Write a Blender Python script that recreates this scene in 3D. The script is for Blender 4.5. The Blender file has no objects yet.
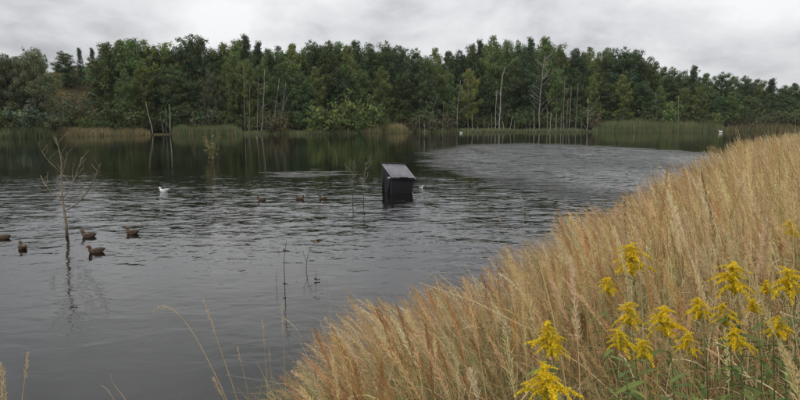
import bpy, math, random
import numpy as np
from mathutils import Vector

# ---------------------------------------------------------------- camera, world, sun, exposure
scene = bpy.context.scene
COL = scene.collection
F = 604.0                      # focal length in pixels of the 800x400 photograph
PITCH = math.atan(80.0 / F)    # horizon at row 120
CAMZ = 3.4
cam = bpy.data.objects.new('camera', bpy.data.cameras.new('camera'))
COL.objects.link(cam)
cam.location = (0, 0, CAMZ)
cam.rotation_euler = (math.pi / 2 - PITCH, 0, 0)
cam.data.sensor_width = 36.0
cam.data.lens = 36.0 * F / 800.0
cam.data.clip_start = 0.05
cam.data.clip_end = 5000
scene.camera = cam

SUN_EL, SUN_AZ = math.radians(52), math.radians(215)   # azimuth from +Y, clockwise
w = bpy.data.worlds.new('World'); scene.world = w; w.use_nodes = True
nt = w.node_tree; N = nt.nodes; L = nt.links
N.clear()
out = N.new('ShaderNodeOutputWorld'); bg = N.new('ShaderNodeBackground')
bg.inputs['Strength'].default_value = 0.1
sky = N.new('ShaderNodeTexSky'); sky.sky_type = 'NISHITA'; sky.sun_disc = False
sky.sun_elevation = SUN_EL; sky.sun_rotation = SUN_AZ
tc = N.new('ShaderNodeTexCoord'); sep = N.new('ShaderNodeSeparateXYZ')
L.new(tc.outputs['Generated'], sep.inputs[0])
zmax = N.new('ShaderNodeMath'); zmax.operation = 'MAXIMUM'; zmax.inputs[1].default_value = 0.0
L.new(sep.outputs['Z'], zmax.inputs[0])
zadd = N.new('ShaderNodeMath'); zadd.operation = 'ADD'; zadd.inputs[1].default_value = 0.42
L.new(zmax.outputs[0], zadd.inputs[0])
dx = N.new('ShaderNodeMath'); dx.operation = 'DIVIDE'; dy = N.new('ShaderNodeMath'); dy.operation = 'DIVIDE'
L.new(sep.outputs['X'], dx.inputs[0]); L.new(zadd.outputs[0], dx.inputs[1])
L.new(sep.outputs['Y'], dy.inputs[0]); L.new(zadd.outputs[0], dy.inputs[1])
comb = N.new('ShaderNodeCombineXYZ'); L.new(dx.outputs[0], comb.inputs[0]); L.new(dy.outputs[0], comb.inputs[1])
comb.inputs[2].default_value = 11.3
def wnoise(scale, detail, rough, dist):
    n = N.new('ShaderNodeTexNoise'); n.inputs['Scale'].default_value = scale
    n.inputs['Detail'].default_value = detail; n.inputs['Roughness'].default_value = rough
    n.inputs['Distortion'].default_value = dist
    L.new(comb.outputs[0], n.inputs['Vector']); return n
n1 = wnoise(1.6, 6, 0.56, 0.12); n2 = wnoise(4.4, 5, 0.55, 0.1)
mixn = N.new('ShaderNodeMath'); mixn.operation = 'MULTIPLY_ADD'; mixn.inputs[1].default_value = 0.35
L.new(n2.outputs['Fac'], mixn.inputs[0]); L.new(n1.outputs['Fac'], mixn.inputs[2])
ramp = N.new('ShaderNodeValToRGB')
L.new(mixn.outputs[0], ramp.inputs[0])
e = ramp.color_ramp.elements
e[0].position = 0.49; e[0].color = (0.45, 0.458, 0.485, 1)
e[1].position = 0.82; e[1].color = (0.98, 0.98, 0.985, 1)
m = e.new(0.64); m.color = (0.74, 0.748, 0.77, 1)
scl = N.new('ShaderNodeVectorMath'); scl.operation = 'SCALE'; # overcast luminance rises smoothly from the horizon to the zenith
zen = N.new('ShaderNodeMath'); zen.operation = 'MULTIPLY_ADD'; zen.inputs[1].default_value = 7.5; zen.inputs[2].default_value = 8.7
L.new(zmax.outputs[0], zen.inputs[0]); L.new(zen.outputs[0], scl.inputs['Scale'])
L.new(ramp.outputs[0], scl.inputs[0])
mx = N.new('ShaderNodeMixRGB'); mx.inputs[0].default_value = 0.96
L.new(sky.outputs[0], mx.inputs[1]); L.new(scl.outputs[0], mx.inputs[2])
L.new(mx.outputs[0], bg.inputs['Color']); L.new(bg.outputs[0], out.inputs['Surface'])

sl = bpy.data.lights.new('sun', 'SUN'); sl.energy = 1.5; sl.angle = math.radians(40); sl.color = (1.0, 0.97, 0.92)
so = bpy.data.objects.new('sun', sl); COL.objects.link(so)
so.rotation_euler = (math.pi / 2 - SUN_EL, 0, -SUN_AZ + math.pi)
so.location = (-20, -30, 60)
scene.view_settings.view_transform = 'Standard'
scene.view_settings.look = 'None'
scene.view_settings.exposure = 0.0
scene.view_settings.gamma = 1.0

# ---------------------------------------------------------------- helpers
def ray(u, v):
    """pixel of the 800x400 photograph -> world direction with unit forward (camera) length"""
    a, b = (u - 400) / F, -(v - 200) / F
    c, s = math.cos(PITCH), math.sin(PITCH)
    return np.array((a, c + b * s, -s + b * c))
def on_z(u, v, z=0.0):
    d = ray(u, v); t = (z - CAMZ) / d[2]
    return np.array((d[0] * t, d[1] * t, z))
def at_y(u, v, y):
    d = ray(u, v); t = y / d[1]
    return np.array((d[0] * t, y, CAMZ + d[2] * t))
def project(P):
    P = np.asarray(P); c, s = math.cos(PITCH), math.sin(PITCH)
    x, y, z = P[..., 0], P[..., 1], P[..., 2] - CAMZ
    fwd = y * c - z * s; up = y * s + z * c
    fwd = np.where(fwd < 0.05, 0.05, fwd)
    return 400 + F * x / fwd, 200 - F * up / fwd
def sstep(a, b, x):
    t = np.clip((x - a) / (b - a), 0, 1); return t * t * (3 - 2 * t)

def tag(o, label=None, cat=None, group=None, kind=None):
    if label: o['label'] = label
    if cat: o['category'] = cat
    if group: o['group'] = group
    if kind: o['kind'] = kind
    return o
def empty(name, loc, rz=0.0):
    o = bpy.data.objects.new(name, None); COL.objects.link(o)
    o.location = loc; o.rotation_euler = (0, 0, rz); o.empty_display_size = 0.1
    return o
def make_mesh(name, V, Fc, colors=None, smooth=False):
    V = np.asarray(V, dtype=np.float32).reshape(-1, 3); Fc = np.asarray(Fc, dtype=np.int32)
    me = bpy.data.meshes.new(name)
    k = Fc.shape[1]
    me.vertices.add(len(V)); me.vertices.foreach_set('co', V.ravel())
    me.loops.add(Fc.size); me.loops.foreach_set('vertex_index', Fc.ravel())
    me.polygons.add(len(Fc))
    me.polygons.foreach_set('loop_start', np.arange(0, Fc.size, k, dtype=np.int32))
    if smooth: me.polygons.foreach_set('use_smooth', np.ones(len(Fc), dtype=bool))
    me.update(calc_edges=True)
    if colors is not None:
        c = np.ones((len(V), 4), dtype=np.float32); c[:, :3] = np.asarray(colors).reshape(-1, 3)
        at = me.color_attributes.new('Col', 'FLOAT_COLOR', 'POINT'); at.data.foreach_set('color', c.ravel())
    return me
def obj(name, me, mat, parent=None):
    o = bpy.data.objects.new(name, me); COL.objects.link(o)
    if mat and not me.materials: me.materials.append(mat)
    if parent: o.parent = parent
    return o
class MB:
    """collects tubes, boxes and loose quads into one mesh"""
    def __init__(s): s.v = []; s.f = []; s.n = 0
    def add(s, V, Q):
        V = np.asarray(V, float).reshape(-1, 3); s.v.append(V)
        s.f.append(np.asarray(Q, int) + s.n); s.n += len(V)
    def tube(s, pts, rad, k=6, squash=None):
        P = np.asarray(pts, float); n = len(P); rad = np.broadcast_to(np.asarray(rad, float), (n,))
        T = np.gradient(P, axis=0); T /= np.linalg.norm(T, axis=1)[:, None] + 1e-9
        ref = np.array((0.31, 0.95, 0.05)) if abs(T[:, 2]).mean() > .6 else np.array((0, 0, 1.0))
        A = np.cross(T, ref); A /= np.linalg.norm(A, axis=1)[:, None] + 1e-9
        B = np.cross(T, A)
        an = np.arange(k) * 2 * math.pi / k
        R = (A[:, None] * np.cos(an)[None, :, None] + B[:, None] * np.sin(an)[None, :, None]) * rad[:, None, None]
        V = (P[:, None] + R).reshape(-1, 3)
        V = np.vstack([V, P[0], P[-1]])
        i, j = np.meshgrid(np.arange(n - 1), np.arange(k), indexing='ij'); j2 = (j + 1) % k
        Q = np.stack([i * k + j, i * k + j2, (i + 1) * k + j2, (i + 1) * k + j], -1).reshape(-1, 4)
        jj = np.arange(k); c0 = n * k
        cap0 = np.stack([(jj + 1) % k, jj, np.full(k, c0), np.full(k, c0)], -1)
        cap1 = np.stack([(n - 1) * k + jj, (n - 1) * k + (jj + 1) % k, np.full(k, c0 + 1), np.full(k, c0 + 1)], -1)
        T3 = np.vstack([Q[:, [0, 1, 2]], Q[:, [0, 2, 3]], cap0[:, :3], cap1[:, :3]])
        s.add(V, T3)
    def hexa(s, C):
        """8 corners: bottom 4 (ccw), top 4"""
        q = [(0, 3, 2, 1), (4, 5, 6, 7), (0, 1, 5, 4), (1, 2, 6, 5), (2, 3, 7, 6), (3, 0, 4, 7)]
        s.add(C, [t for a, b, c, d in q for t in ((a, b, c), (a, c, d))])
    def box(s, c, h):
        c = np.array(c, float); h = np.array(h, float)
        s.hexa([c + h * np.array(k) for k in ((-1, -1, -1), (1, -1, -1), (1, 1, -1), (-1, 1, -1),
                                               (-1, -1, 1), (1, -1, 1), (1, 1, 1), (-1, 1, 1))])
    def mesh(s, name, smooth=True):
        return make_mesh(name, np.vstack(s.v), np.vstack(s.f), smooth=smooth)
    def build(s, name, mat, parent=None, smooth=True):
        return obj(name, s.mesh(name, smooth), mat, parent)
def bevel(o, width, seg=2):
    md = o.modifiers.new('bevel', 'BEVEL'); md.width = width; md.segments = seg; md.limit_method = 'ANGLE'
def nz(x, y, s=1.0, seed=0.0):
    """cheap smooth value noise from sines"""
    x = np.asarray(x) * s + seed * 1.7; y = np.asarray(y) * s + seed * 2.9
    return (np.sin(x * 1.0 + 1.3 * np.sin(y * 0.7 + seed)) + np.sin(y * 1.13 + 1.1 * np.sin(x * 0.83 + 2.1))
            + 0.5 * np.sin(2.3 * x + 1.9 * y) + 0.5 * np.sin(2.7 * y - 1.7 * x)) / 3.0

# ---------------------------------------------------------------- materials
def new_mat(name):
    m = bpy.data.materials.new(name); m.use_nodes = True
    t = m.node_tree; b = t.nodes['Principled BSDF']
    return m, t, b
def mapped_noise(t, scale, detail=4, rough=0.55, stretch=(1, 1, 1), src='Object'):
    c = t.nodes.new('ShaderNodeTexCoord'); mp = t.nodes.new('ShaderNodeMapping'); n = t.nodes.new('ShaderNodeTexNoise')
    mp.inputs['Scale'].default_value = stretch
    t.links.new(c.outputs[src], mp.inputs[0]); t.links.new(mp.outputs[0], n.inputs['Vector'])
    n.inputs['Scale'].default_value = scale; n.inputs['Detail'].default_value = detail; n.inputs['Roughness'].default_value = rough
    return n
def ramp_node(t, src, stops):
    r = t.nodes.new('ShaderNodeValToRGB'); e = r.color_ramp.elements
    e[0].position, e[0].color = stops[0][0], (*stops[0][1], 1)
    e[1].position, e[1].color = stops[-1][0], (*stops[-1][1], 1)
    for p, c in stops[1:-1]:
        k = e.new(p); k.color = (*c, 1)
    t.links.new(src, r.inputs[0]); return r
def noise_mat(name, stops, scale=4, detail=5, rough=0.85, spec=0.3, stretch=(1, 1, 1), bump=0.0, bscale=None):
    m, t, b = new_mat(name)
    n = mapped_noise(t, scale, detail, 0.6, stretch); r = ramp_node(t, n.outputs['Fac'], stops)
    t.links.new(r.outputs[0], b.inputs['Base Color'])
    b.inputs['Roughness'].default_value = rough; b.inputs['Specular IOR Level'].default_value = spec
    if bump:
        n2 = mapped_noise(t, bscale or scale * 2, 4, 0.6, stretch); bp = t.nodes.new('ShaderNodeBump')
        bp.inputs['Strength'].default_value = bump; bp.inputs['Distance'].default_value = 0.02
        t.links.new(n2.outputs['Fac'], bp.inputs['Height']); t.links.new(bp.outputs[0], b.inputs['Normal'])
    return m
def leaf_mat(name, rand=0.35, trans=0.35, gain=1.0, rough=0.6, spec=0.25):
    """colour from the mesh attribute, varied a little per object; thin-leaf translucency"""
    m, t, b = new_mat(name); nd, lk = t.nodes, t.links
    a = nd.new('ShaderNodeAttribute'); a.attribute_name = 'Col'
    oi = nd.new('ShaderNodeObjectInfo')
    mr = nd.new('ShaderNodeMapRange'); mr.inputs['To Min'].default_value = gain * (1 - rand); mr.inputs['To Max'].default_value = gain * (1 + rand)
    lk.new(oi.outputs['Random'], mr.inputs['Value'])
    sc = nd.new('ShaderNodeVectorMath'); sc.operation = 'SCALE'
    r2 = nd.new('ShaderNodeMath'); r2.operation = 'MULTIPLY'; r2.inputs[1].default_value = 13.7; lk.new(oi.outputs['Random'], r2.inputs[0])
    fr = nd.new('ShaderNodeMath'); fr.operation = 'FRACT'; lk.new(r2.outputs[0], fr.inputs[0])
    hue = nd.new('ShaderNodeMixRGB'); lk.new(fr.outputs[0], hue.inputs[0]); hue.inputs[1].default_value = (1 - .5 * rand, 1 - .05 * rand, 1 + .35 * rand, 1); hue.inputs[2].default_value = (1 + .75 * rand, 1 + .15 * rand, 1 - .35 * rand, 1)
    hm_ = nd.new('ShaderNodeVectorMath'); hm_.operation = 'MULTIPLY'; lk.new(a.outputs['Color'], hm_.inputs[0]); lk.new(hue.outputs[0], hm_.inputs[1])
    lk.new(hm_.outputs[0], sc.inputs[0]); lk.new(mr.outputs[0], sc.inputs['Scale'])
    lk.new(sc.outputs[0], b.inputs['Base Color'])
    b.inputs['Roughness'].default_value = rough; b.inputs['Specular IOR Level'].default_value = spec
    tr = nd.new('ShaderNodeBsdfTranslucent'); lk.new(sc.outputs[0], tr.inputs['Color'])
    mx = nd.new('ShaderNodeMixShader'); mx.inputs[0].default_value = trans
    lk.new(b.outputs[0], mx.inputs[1]); lk.new(tr.outputs[0], mx.inputs[2])
    lk.new(mx.outputs[0], nd['Material Output'].inputs['Surface'])
    return m

M = {}
M['leaf'] = leaf_mat('tree_foliage', 0.34, 0.30, 1.12)
M['shrubleaf'] = leaf_mat('shrub_foliage', 0.25, 0.30)
M['grass'] = leaf_mat('grass_blades', 0.0, 0.35, rough=0.7, spec=0.2)
M['flower'] = leaf_mat('flower_florets', 0.08, 0.3, rough=0.7, spec=0.1)
M['birch'] = noise_mat('birch_bark', [(0.30, (0.06, 0.055, 0.05)), (0.44, (0.30, 0.29, 0.27)), (0.7, (0.46, 0.45, 0.42))], 3, 5, 0.8, 0.2, (1, 1, .35))
M['bark'] = noise_mat('grey_brown_bark', [(0.3, (0.05, 0.042, 0.034)), (0.7, (0.15, 0.13, 0.11))], 4, 5, 0.9, 0.2, (1, 1, .3))
def wet_foot(m):
    t = m.node_tree; nd, lk = t.nodes, t.links; b = nd['Principled BSDF']; src = b.inputs['Base Color'].links[0].from_socket
    gm = nd.new('ShaderNodeNewGeometry'); sp = nd.new('ShaderNodeSeparateXYZ'); lk.new(gm.outputs['Position'], sp.inputs[0])
    mr = nd.new('ShaderNodeMapRange'); mr.inputs['From Min'].default_value = 0.1; mr.inputs['From Max'].default_value = 0.8; lk.new(sp.outputs['Z'], mr.inputs['Value'])
    mx = nd.new('ShaderNodeMixRGB'); lk.new(mr.outputs[0], mx.inputs[0]); mx.inputs[1].default_value = (0.03, 0.027, 0.022, 1); lk.new(src, mx.inputs[2]); lk.new(mx.outputs[0], b.inputs['Base Color']); return m
M['snag'] = noise_mat('bleached_dead_wood', [(0.3, (0.13, 0.12, 0.10)), (0.7, (0.34, 0.32, 0.28))], 3, 5, 0.85, 0.2, (1, 1, .25))
M['snag_grey'] = noise_mat('weathered_grey_wood', [(0.3, (0.11, 0.10, 0.085)), (0.7, (0.28, 0.26, 0.22))], 3, 5, 0.85, 0.2, (1, 1, .25))
def sapling_mat():
    m, t, b = new_mat('dead_sapling_bark'); nd, lk = t.nodes, t.links
    n = mapped_noise(t, 14, 5, 0.6, (1, 1, .3))
    r = ramp_node(t, n.outputs['Fac'], [(0.3, (0.10, 0.085, 0.055)), (0.7, (0.27, 0.235, 0.16))])
    c = nd.new('ShaderNodeTexCoord'); sp = nd.new('ShaderNodeSeparateXYZ'); lk.new(c.outputs['Object'], sp.inputs[0])
    mr = nd.new('ShaderNodeMapRange'); mr.inputs['From Min'].default_value = 0.45; mr.inputs['From Max'].default_value = 0.85
    lk.new(sp.outputs['Z'], mr.inputs['Value'])
    mx = nd.new('ShaderNodeMixRGB'); lk.new(mr.outputs[0], mx.inputs[0]); mx.inputs[1].default_value = (0.018, 0.015, 0.012, 1)
    lk.new(r.outputs[0], mx.inputs[2]); lk.new(mx.outputs[0], b.inputs['Base Color']); b.inputs['Roughness'].default_value = 0.8
    return m
M['sapling'] = sapling_mat()       # dark waterlogged bark below, dry bark above
wet_foot(M['snag']); wet_foot(M['snag_grey'])
M['twig'] = noise_mat('wet_dark_twig', [(0.3, (0.03, 0.025, 0.02)), (0.7, (0.085, 0.07, 0.05))], 20, 3, 0.7)
M['straw'] = noise_mat('dry_straw', [(0.3, (0.30, 0.22, 0.12)), (0.7, (0.48, 0.38, 0.23))], 25, 3, 0.8, 0.2)
M['stemgreen'] = noise_mat('green_stem', [(0.3, (0.07, 0.10, 0.03)), (0.7, (0.14, 0.17, 0.06))], 25, 3, 0.7, 0.3)

# ---------------------------------------------------------------- terrain
near_pts = np.array([(-330, 60), (-250, 40), (-150, 20), (-60, 11), (-20, 6.2), (-8, 4.5), (-3, 4.1), (-1.75, 4.4), (-1.35, 5.6), (0.1, 7.0),
                     (1.8, 8.4), (3.4, 11.5), (5.4, 15.0), (8.4, 19.5), (12, 24), (19, 29), (40, 36), (100, 60), (180, 105), (240, 150), (330, 230)], float)
shore_px = [(-150, 140), (0, 138), (60, 136.5), (150, 135), (240, 134.5), (320, 134), (400, 132.6), (480, 132), (560, 131.8), (640, 131.6), (720, 131.2), (800, 131), (900, 131)]
far_pts = [on_z(u, v)[:2] for u, v in shore_px]
far_pts = np.array([(-330, 20), (-250, 50), (-170, 95)] + [tuple(p) for p in far_pts] + [(230, 190), (330, 200)])
far_pts = far_pts[np.argsort(far_pts[:, 0])]
def yfar(x): return np.interp(x, far_pts[:, 0], far_pts[:, 1])
def dist_poly(x, y, P):
    x = np.asarray(x, float); y = np.asarray(y, float); d = np.full(np.broadcast(x, y).shape, 1e9)
    for a, b in zip(P[:-1], P[1:]):
        ab = b - a; t = np.clip(((x - a[0]) * ab[0] + (y - a[1]) * ab[1]) / (ab @ ab), 0, 1)
        d = np.minimum(d, np.hypot(x - a[0] - t * ab[0], y - a[1] - t * ab[1]))
    return d
def near_d(x, y):
    """signed distance to the near waterline, positive on the bank"""
    x = np.asarray(x, float); y = np.asarray(y, float)
    return dist_poly(x, y, near_pts) * np.where(y < np.interp(x, near_pts[:, 0], near_pts[:, 1]), 1, -1)
HILL = at_y(70, 118, 190)
def ground_z(x, y):
    x = np.asarray(x, float); y = np.asarray(y, float)
    dn = near_d(x, y); df = (y - yfar(x)) * 0.9
    right = sstep(3, 12, x) * 0.35
    zn = np.where(dn > 0, (1.85 + right) * sstep(-0.3, 3.8, dn) - 0.02 + 0.09 * nz(x, y, 1.1, 1) * sstep(0.3, 2, dn), -0.9 * sstep(0, 3, -dn) - 0.02)
    hill = 17.0 * np.exp(-(((x - HILL[0]) / 24) ** 2 + ((y - 205) / 34) ** 2)) + 5.0 * np.exp(-(((x + 150) / 50) ** 2 + ((y - 230) / 60) ** 2))
    zf = np.where(df > 0, 0.4 * sstep(0, 4, df) + 0.02 * np.clip(df, 0, 60) + 0.10 * np.clip(df - 34, 0, 90) * sstep(25, 70, np.abs(x - HILL[0])) + 0.15 * nz(x, y, 0.35, 3) * sstep(1, 8, df) + hill * sstep(2, 26, df), -0.9 * sstep(0, 4, -df) - 0.02)
    return np.maximum(zn, zf)

def axis_pts(a, b, n, c, k):
    t = np.linspace(-1, 1, n); s = np.sinh(k * t) / math.sinh(k)
    return np.where(s < 0, c + s * (c - a), c + s * (b - c))
gx = axis_pts(-1500, 1500, 221, 2.0, 6.2); gy = axis_pts(-700, 2500, 241, 8.0, 6.2)
GX, GY = np.meshgrid(gx, gy, indexing='ij'); GZ = ground_z(GX, GY)
ni, nj = len(gx), len(gy)
I, J = np.meshgrid(np.arange(ni - 1), np.arange(nj - 1), indexing='ij')
q = np.stack([I * nj + J, (I + 1) * nj + J, (I + 1) * nj + J + 1, I * nj + J + 1], -1).reshape(-1, 4)
def ground_mat():
    m, t, b = new_mat('bank_and_forest_soil'); nd, lk = t.nodes, t.links
    n = mapped_noise(t, 0.22, 6, 0.65); n2 = mapped_noise(t, 7, 5, 0.7)
    r = ramp_node(t, n.outputs['Fac'], [(0.32, (0.055, 0.065, 0.022)), (0.5, (0.10, 0.09, 0.038)), (0.68, (0.17, 0.125, 0.06))])
    r2 = ramp_node(t, n2.outputs['Fac'], [(0.3, (0.45, 0.42, 0.4)), (0.7, (1.2, 1.15, 1.1))])
    mx = nd.new('ShaderNodeMixRGB'); mx.blend_type = 'MULTIPLY'; mx.inputs[0].default_value = 1
    lk.new(r.outputs[0], mx.inputs[1]); lk.new(r2.outputs[0], mx.inputs[2]); lk.new(mx.outputs[0], b.inputs['Base Color'])
    b.inputs['Roughness'].default_value = 0.95; b.inputs['Specular IOR Level'].default_value = 0.15
    bp = nd.new('ShaderNodeBump'); bp.inputs['Strength'].default_value = 0.6; bp.inputs['Distance'].default_value = 0.05
    lk.new(n2.outputs['Fac'], bp.inputs['Height']); lk.new(bp.outputs[0], b.inputs['Normal'])
    return m
gr = obj('ground', make_mesh('ground', np.stack([GX, GY, GZ], -1), q, smooth=True), ground_mat())
tag(gr, 'grassy bank and wooded ground around the lake', 'ground', kind='structure')

# ---------------------------------------------------------------- lake
def water_mat():
    m, t, b = new_mat('murky_lake_water'); nd, lk = t.nodes, t.links
    b.inputs['Base Color'].default_value = (0.0045, 0.0048, 0.0038, 1)
    b.inputs['Roughness'].default_value = 0.035; b.inputs['IOR'].default_value = 1.333
    c = nd.new('ShaderNodeTexCoord')
    def math_(op, a, bb=None, cc=None):
        k = nd.new('ShaderNodeMath'); k.operation = op
        for i, s in enumerate((a, bb, cc)):
            if s is None: continue
            if isinstance(s, (int, float)): k.inputs[i].default_value = s
            else: lk.new(s, k.inputs[i])
        return k.outputs[0]
    def noise(scale, detail, rough, st, dist=0.0, off=(0, 0, 0)):
        mp = nd.new('ShaderNodeMapping'); mp.inputs['Scale'].default_value = st; mp.inputs['Location'].default_value = off
        lk.new(c.outputs['Object'], mp.inputs[0]); n = nd.new('ShaderNodeTexNoise')
        n.inputs['Scale'].default_value = scale; n.inputs['Detail'].default_value = detail
        n.inputs['Roughness'].default_value = rough; n.inputs['Distortion'].default_value = dist
        lk.new(mp.outputs[0], n.inputs['Vector']); return n.outputs['Fac']
    sp = nd.new('ShaderNodeSeparateXYZ'); lk.new(c.outputs['Object'], sp.inputs[0]); X, Y = sp.outputs['X'], sp.outputs['Y']
    edge = math_('SUBTRACT', noise(0.16, 4, 0.6, (0.6, 1, 1)), 0.5)
    edge2 = math_('SUBTRACT', noise(0.5, 4, 0.65, (0.5, 1.6, 1)), 0.5)
    def mr(v, a, bb, lo=0.0, hi=1.0):
        k = nd.new('ShaderNodeMapRange'); k.interpolation_type = 'SMOOTHSTEP'
        k.inputs['From Min'].default_value = a; k.inputs['From Max'].default_value = bb
        k.inputs['To Min'].default_value = lo; k.inputs['To Max'].default_value = hi; lk.new(v, k.inputs['Value']); return k.outputs[0]
    def ellipse(cx, cy, rx, ry, n, amt, soft):
        a = math_('DIVIDE', math_('SUBTRACT', X, cx), rx); bb = math_('DIVIDE', math_('SUBTRACT', Y, cy), ry)
        d = math_('SQRT', math_('ADD', math_('MULTIPLY', a, a), math_('MULTIPLY', bb, bb)))
        d = math_('MULTIPLY_ADD', n, amt, d)
        return mr(d, 1.0 - soft, 1.0, 1.0, 0.0)
    # wind gust patches on the open water; sheltered water by the far trees and by the bank stays calm
    yy = math_('MULTIPLY_ADD', edge, 16.0, Y)
    yy = math_('MULTIPLY_ADD', X, 0.10, yy)
    open_ = mr(yy, 24, 44, 1.0, 0.0)
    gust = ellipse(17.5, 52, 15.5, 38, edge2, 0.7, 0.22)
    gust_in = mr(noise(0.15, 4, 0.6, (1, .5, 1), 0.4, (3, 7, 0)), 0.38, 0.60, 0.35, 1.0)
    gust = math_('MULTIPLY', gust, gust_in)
    st1 = ellipse(-5.8, 38.5, 2.9, 2.6, edge2, 3.2, 0.9); st2 = ellipse(-19, 35.5, 6.0, 2.2, edge2, 3.5, 0.9); st3 = ellipse(-11, 36.5, 3.0, 1.8, edge2, 3.5, 0.9)
    amp = math_('MAXIMUM', math_('MAXIMUM', math_('MULTIPLY', open_, 0.19), math_('MULTIPLY', gust, 1.0)), math_('MAXIMUM', math_('MULTIPLY', st1, .55), math_('MAXIMUM', math_('MULTIPLY', st2, .10), math_('MULTIPLY', st3, .10))))
    near = mr(math_('MULTIPLY_ADD', edge, 6.0, Y), 6.5, 19, 0.22, 1.0)
    amp = math_('MULTIPLY', amp, near)
    amp = math_('ADD', amp, 0.035)
    h1 = noise(1.5, 2.5, 0.5, (0.75, 1.15, 1), 0.5)
    h2 = noise(4.2, 2.0, 0.5, (0.8, 1.2, 1), 0.3, (5, 3, 0))
    h3 = noise(0.42, 2.0, 0.5, (0.7, 1.2, 1), 0.2, (1, 8, 0))
    hh = math_('ADD', math_('MULTIPLY', h1, 0.62), math_('MULTIPLY', h2, 0.20))
    hh = math_('MULTIPLY_ADD', h3, 0.40, hh)
    hh = math_('MULTIPLY', hh, amp)
    bp = nd.new('ShaderNodeBump'); bp.inputs['Strength'].default_value = 1.0; bp.inputs['Distance'].default_value = 0.22
    lk.new(hh, bp.inputs['Height'])
    # wind chop too fine for the bump at a distance: facet slopes added to the normal
    def slopes(scale, st, off):
        mp = nd.new('ShaderNodeMapping'); mp.inputs['Scale'].default_value = st; mp.inputs['Location'].default_value = off
        lk.new(c.outputs['Object'], mp.inputs[0]); n = nd.new('ShaderNodeTexNoise'); n.inputs['Scale'].default_value = scale; n.inputs['Detail'].default_value = 2.0
        lk.new(mp.outputs[0], n.inputs['Vector']); v = nd.new('ShaderNodeVectorMath'); v.operation = 'SUBTRACT'; lk.new(n.outputs['Color'], v.inputs[0]); v.inputs[1].default_value = (.5, .5, .5); return v.outputs[0]
    sa = slopes(1.3, (0.5, 1.1, 1), (2, 5, 0)); sb = slopes(4.2, (0.6, 1.1, 1), (9, 1, 0))
    va = nd.new('ShaderNodeVectorMath'); va.operation = 'ADD'; lk.new(sa, va.inputs[0]); lk.new(sb, va.inputs[1])
    vm = nd.new('ShaderNodeVectorMath'); vm.operation = 'MULTIPLY'; lk.new(va.outputs[0], vm.inputs[0]); vm.inputs[1].default_value = (.6, 1.0, 0)
    far_ = mr(Y, 8, 20, 0.0, 1.0)
    a2 = math_('MULTIPLY', far_, math_('MAXIMUM', math_('MULTIPLY', gust, 0.95), math_('MULTIPLY', amp, 0.55)))
    vs = nd.new('ShaderNodeVectorMath'); vs.operation = 'SCALE'; lk.new(vm.outputs[0], vs.inputs[0]); lk.new(a2, vs.inputs['Scale'])
    vv = nd.new('ShaderNodeVectorMath'); vv.operation = 'ADD'; lk.new(bp.outputs[0], vv.inputs[0]); lk.new(vs.outputs[0], vv.inputs[1])
    # brighter sky reflection put into the gust by tilting its normals towards the camera
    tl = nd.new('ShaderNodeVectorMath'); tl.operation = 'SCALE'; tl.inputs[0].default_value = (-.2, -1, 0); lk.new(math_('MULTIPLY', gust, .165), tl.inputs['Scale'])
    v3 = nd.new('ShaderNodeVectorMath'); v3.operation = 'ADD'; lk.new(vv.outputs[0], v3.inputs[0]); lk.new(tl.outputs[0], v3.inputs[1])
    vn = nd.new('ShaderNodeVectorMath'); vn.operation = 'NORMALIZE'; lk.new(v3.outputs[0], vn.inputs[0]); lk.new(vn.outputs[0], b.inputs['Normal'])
    return m
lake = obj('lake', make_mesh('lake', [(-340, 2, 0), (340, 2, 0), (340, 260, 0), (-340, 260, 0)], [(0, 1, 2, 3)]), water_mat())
tag(lake, 'dark grey rippled lake water with wind-ruffled patches', 'water', kind='structure')

# ---------------------------------------------------------------- trees
LEAFCOL = {'birch': (0.100, 0.136, 0.038), 'alder': (0.066, 0.098, 0.035), 'poplar': (0.070, 0.106, 0.042), 'pine': (0.054, 0.082, 0.035),
           'willow': (0.098, 0.122, 0.070), 'shrub': (0.088, 0.115, 0.038), 'light': (0.15, 0.20, 0.055), 'dry': (0.13, 0.115, 0.062)}
def leaves_mesh(name, C, R, n, size, col, rng, droop=0.0, flat=0.75):
    """C cluster centres, R radii; n leaf-clump quads per cluster (scaled by radius)"""
    C = np.asarray(C); R = np.asarray(R)
    cnt = np.maximum(4, (n * R ** 2).astype(int)); idx = np.repeat(np.arange(len(C)), cnt); K = len(idx)
    d = rng.normal(size=(K, 3)); d /= np.linalg.norm(d, axis=1)[:, None]
    rr = rng.random(K) ** 0.45
    off = d * rr[:, None] * R[idx][:, None]; off[:, 2] = off[:, 2] * flat - droop * R[idx] * rng.random(K) ** 2
    P = C[idx] + off
    # leaf planes lie loosely across the outward direction
    nrm = d * 0.9 + rng.normal(size=(K, 3)) * 0.38 + np.array((0, 0, 0.45)); nrm /= np.linalg.norm(nrm, axis=1)[:, None]
    t = np.cross(nrm, rng.normal(size=(K, 3))); t /= np.linalg.norm(t, axis=1)[:, None]; b = np.cross(nrm, t)
    s = size * (0.55 + 0.9 * rng.random(K)); asp = 0.45 + 0.4 * rng.random(K)
    V = np.stack([P + t * s[:, None], P + b * (s * asp)[:, None], P - t * s[:, None], P - b * (s * asp)[:, None]], 1)
    cc = np.array(col) * (0.80 + 0.42 * rng.random(len(C)))[:, None] * (1 + 0.10 * rng.normal(size=(len(C), 3)) * np.array((1, .5, .8)))
    lc = np.clip(cc[idx] * (0.88 + 0.24 * rng.random(K))[:, None], 0.01, 1)
    return make_mesh(name, V, np.arange(K * 4).reshape(-1, 4), np.repeat(lc, 4, 0))
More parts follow.
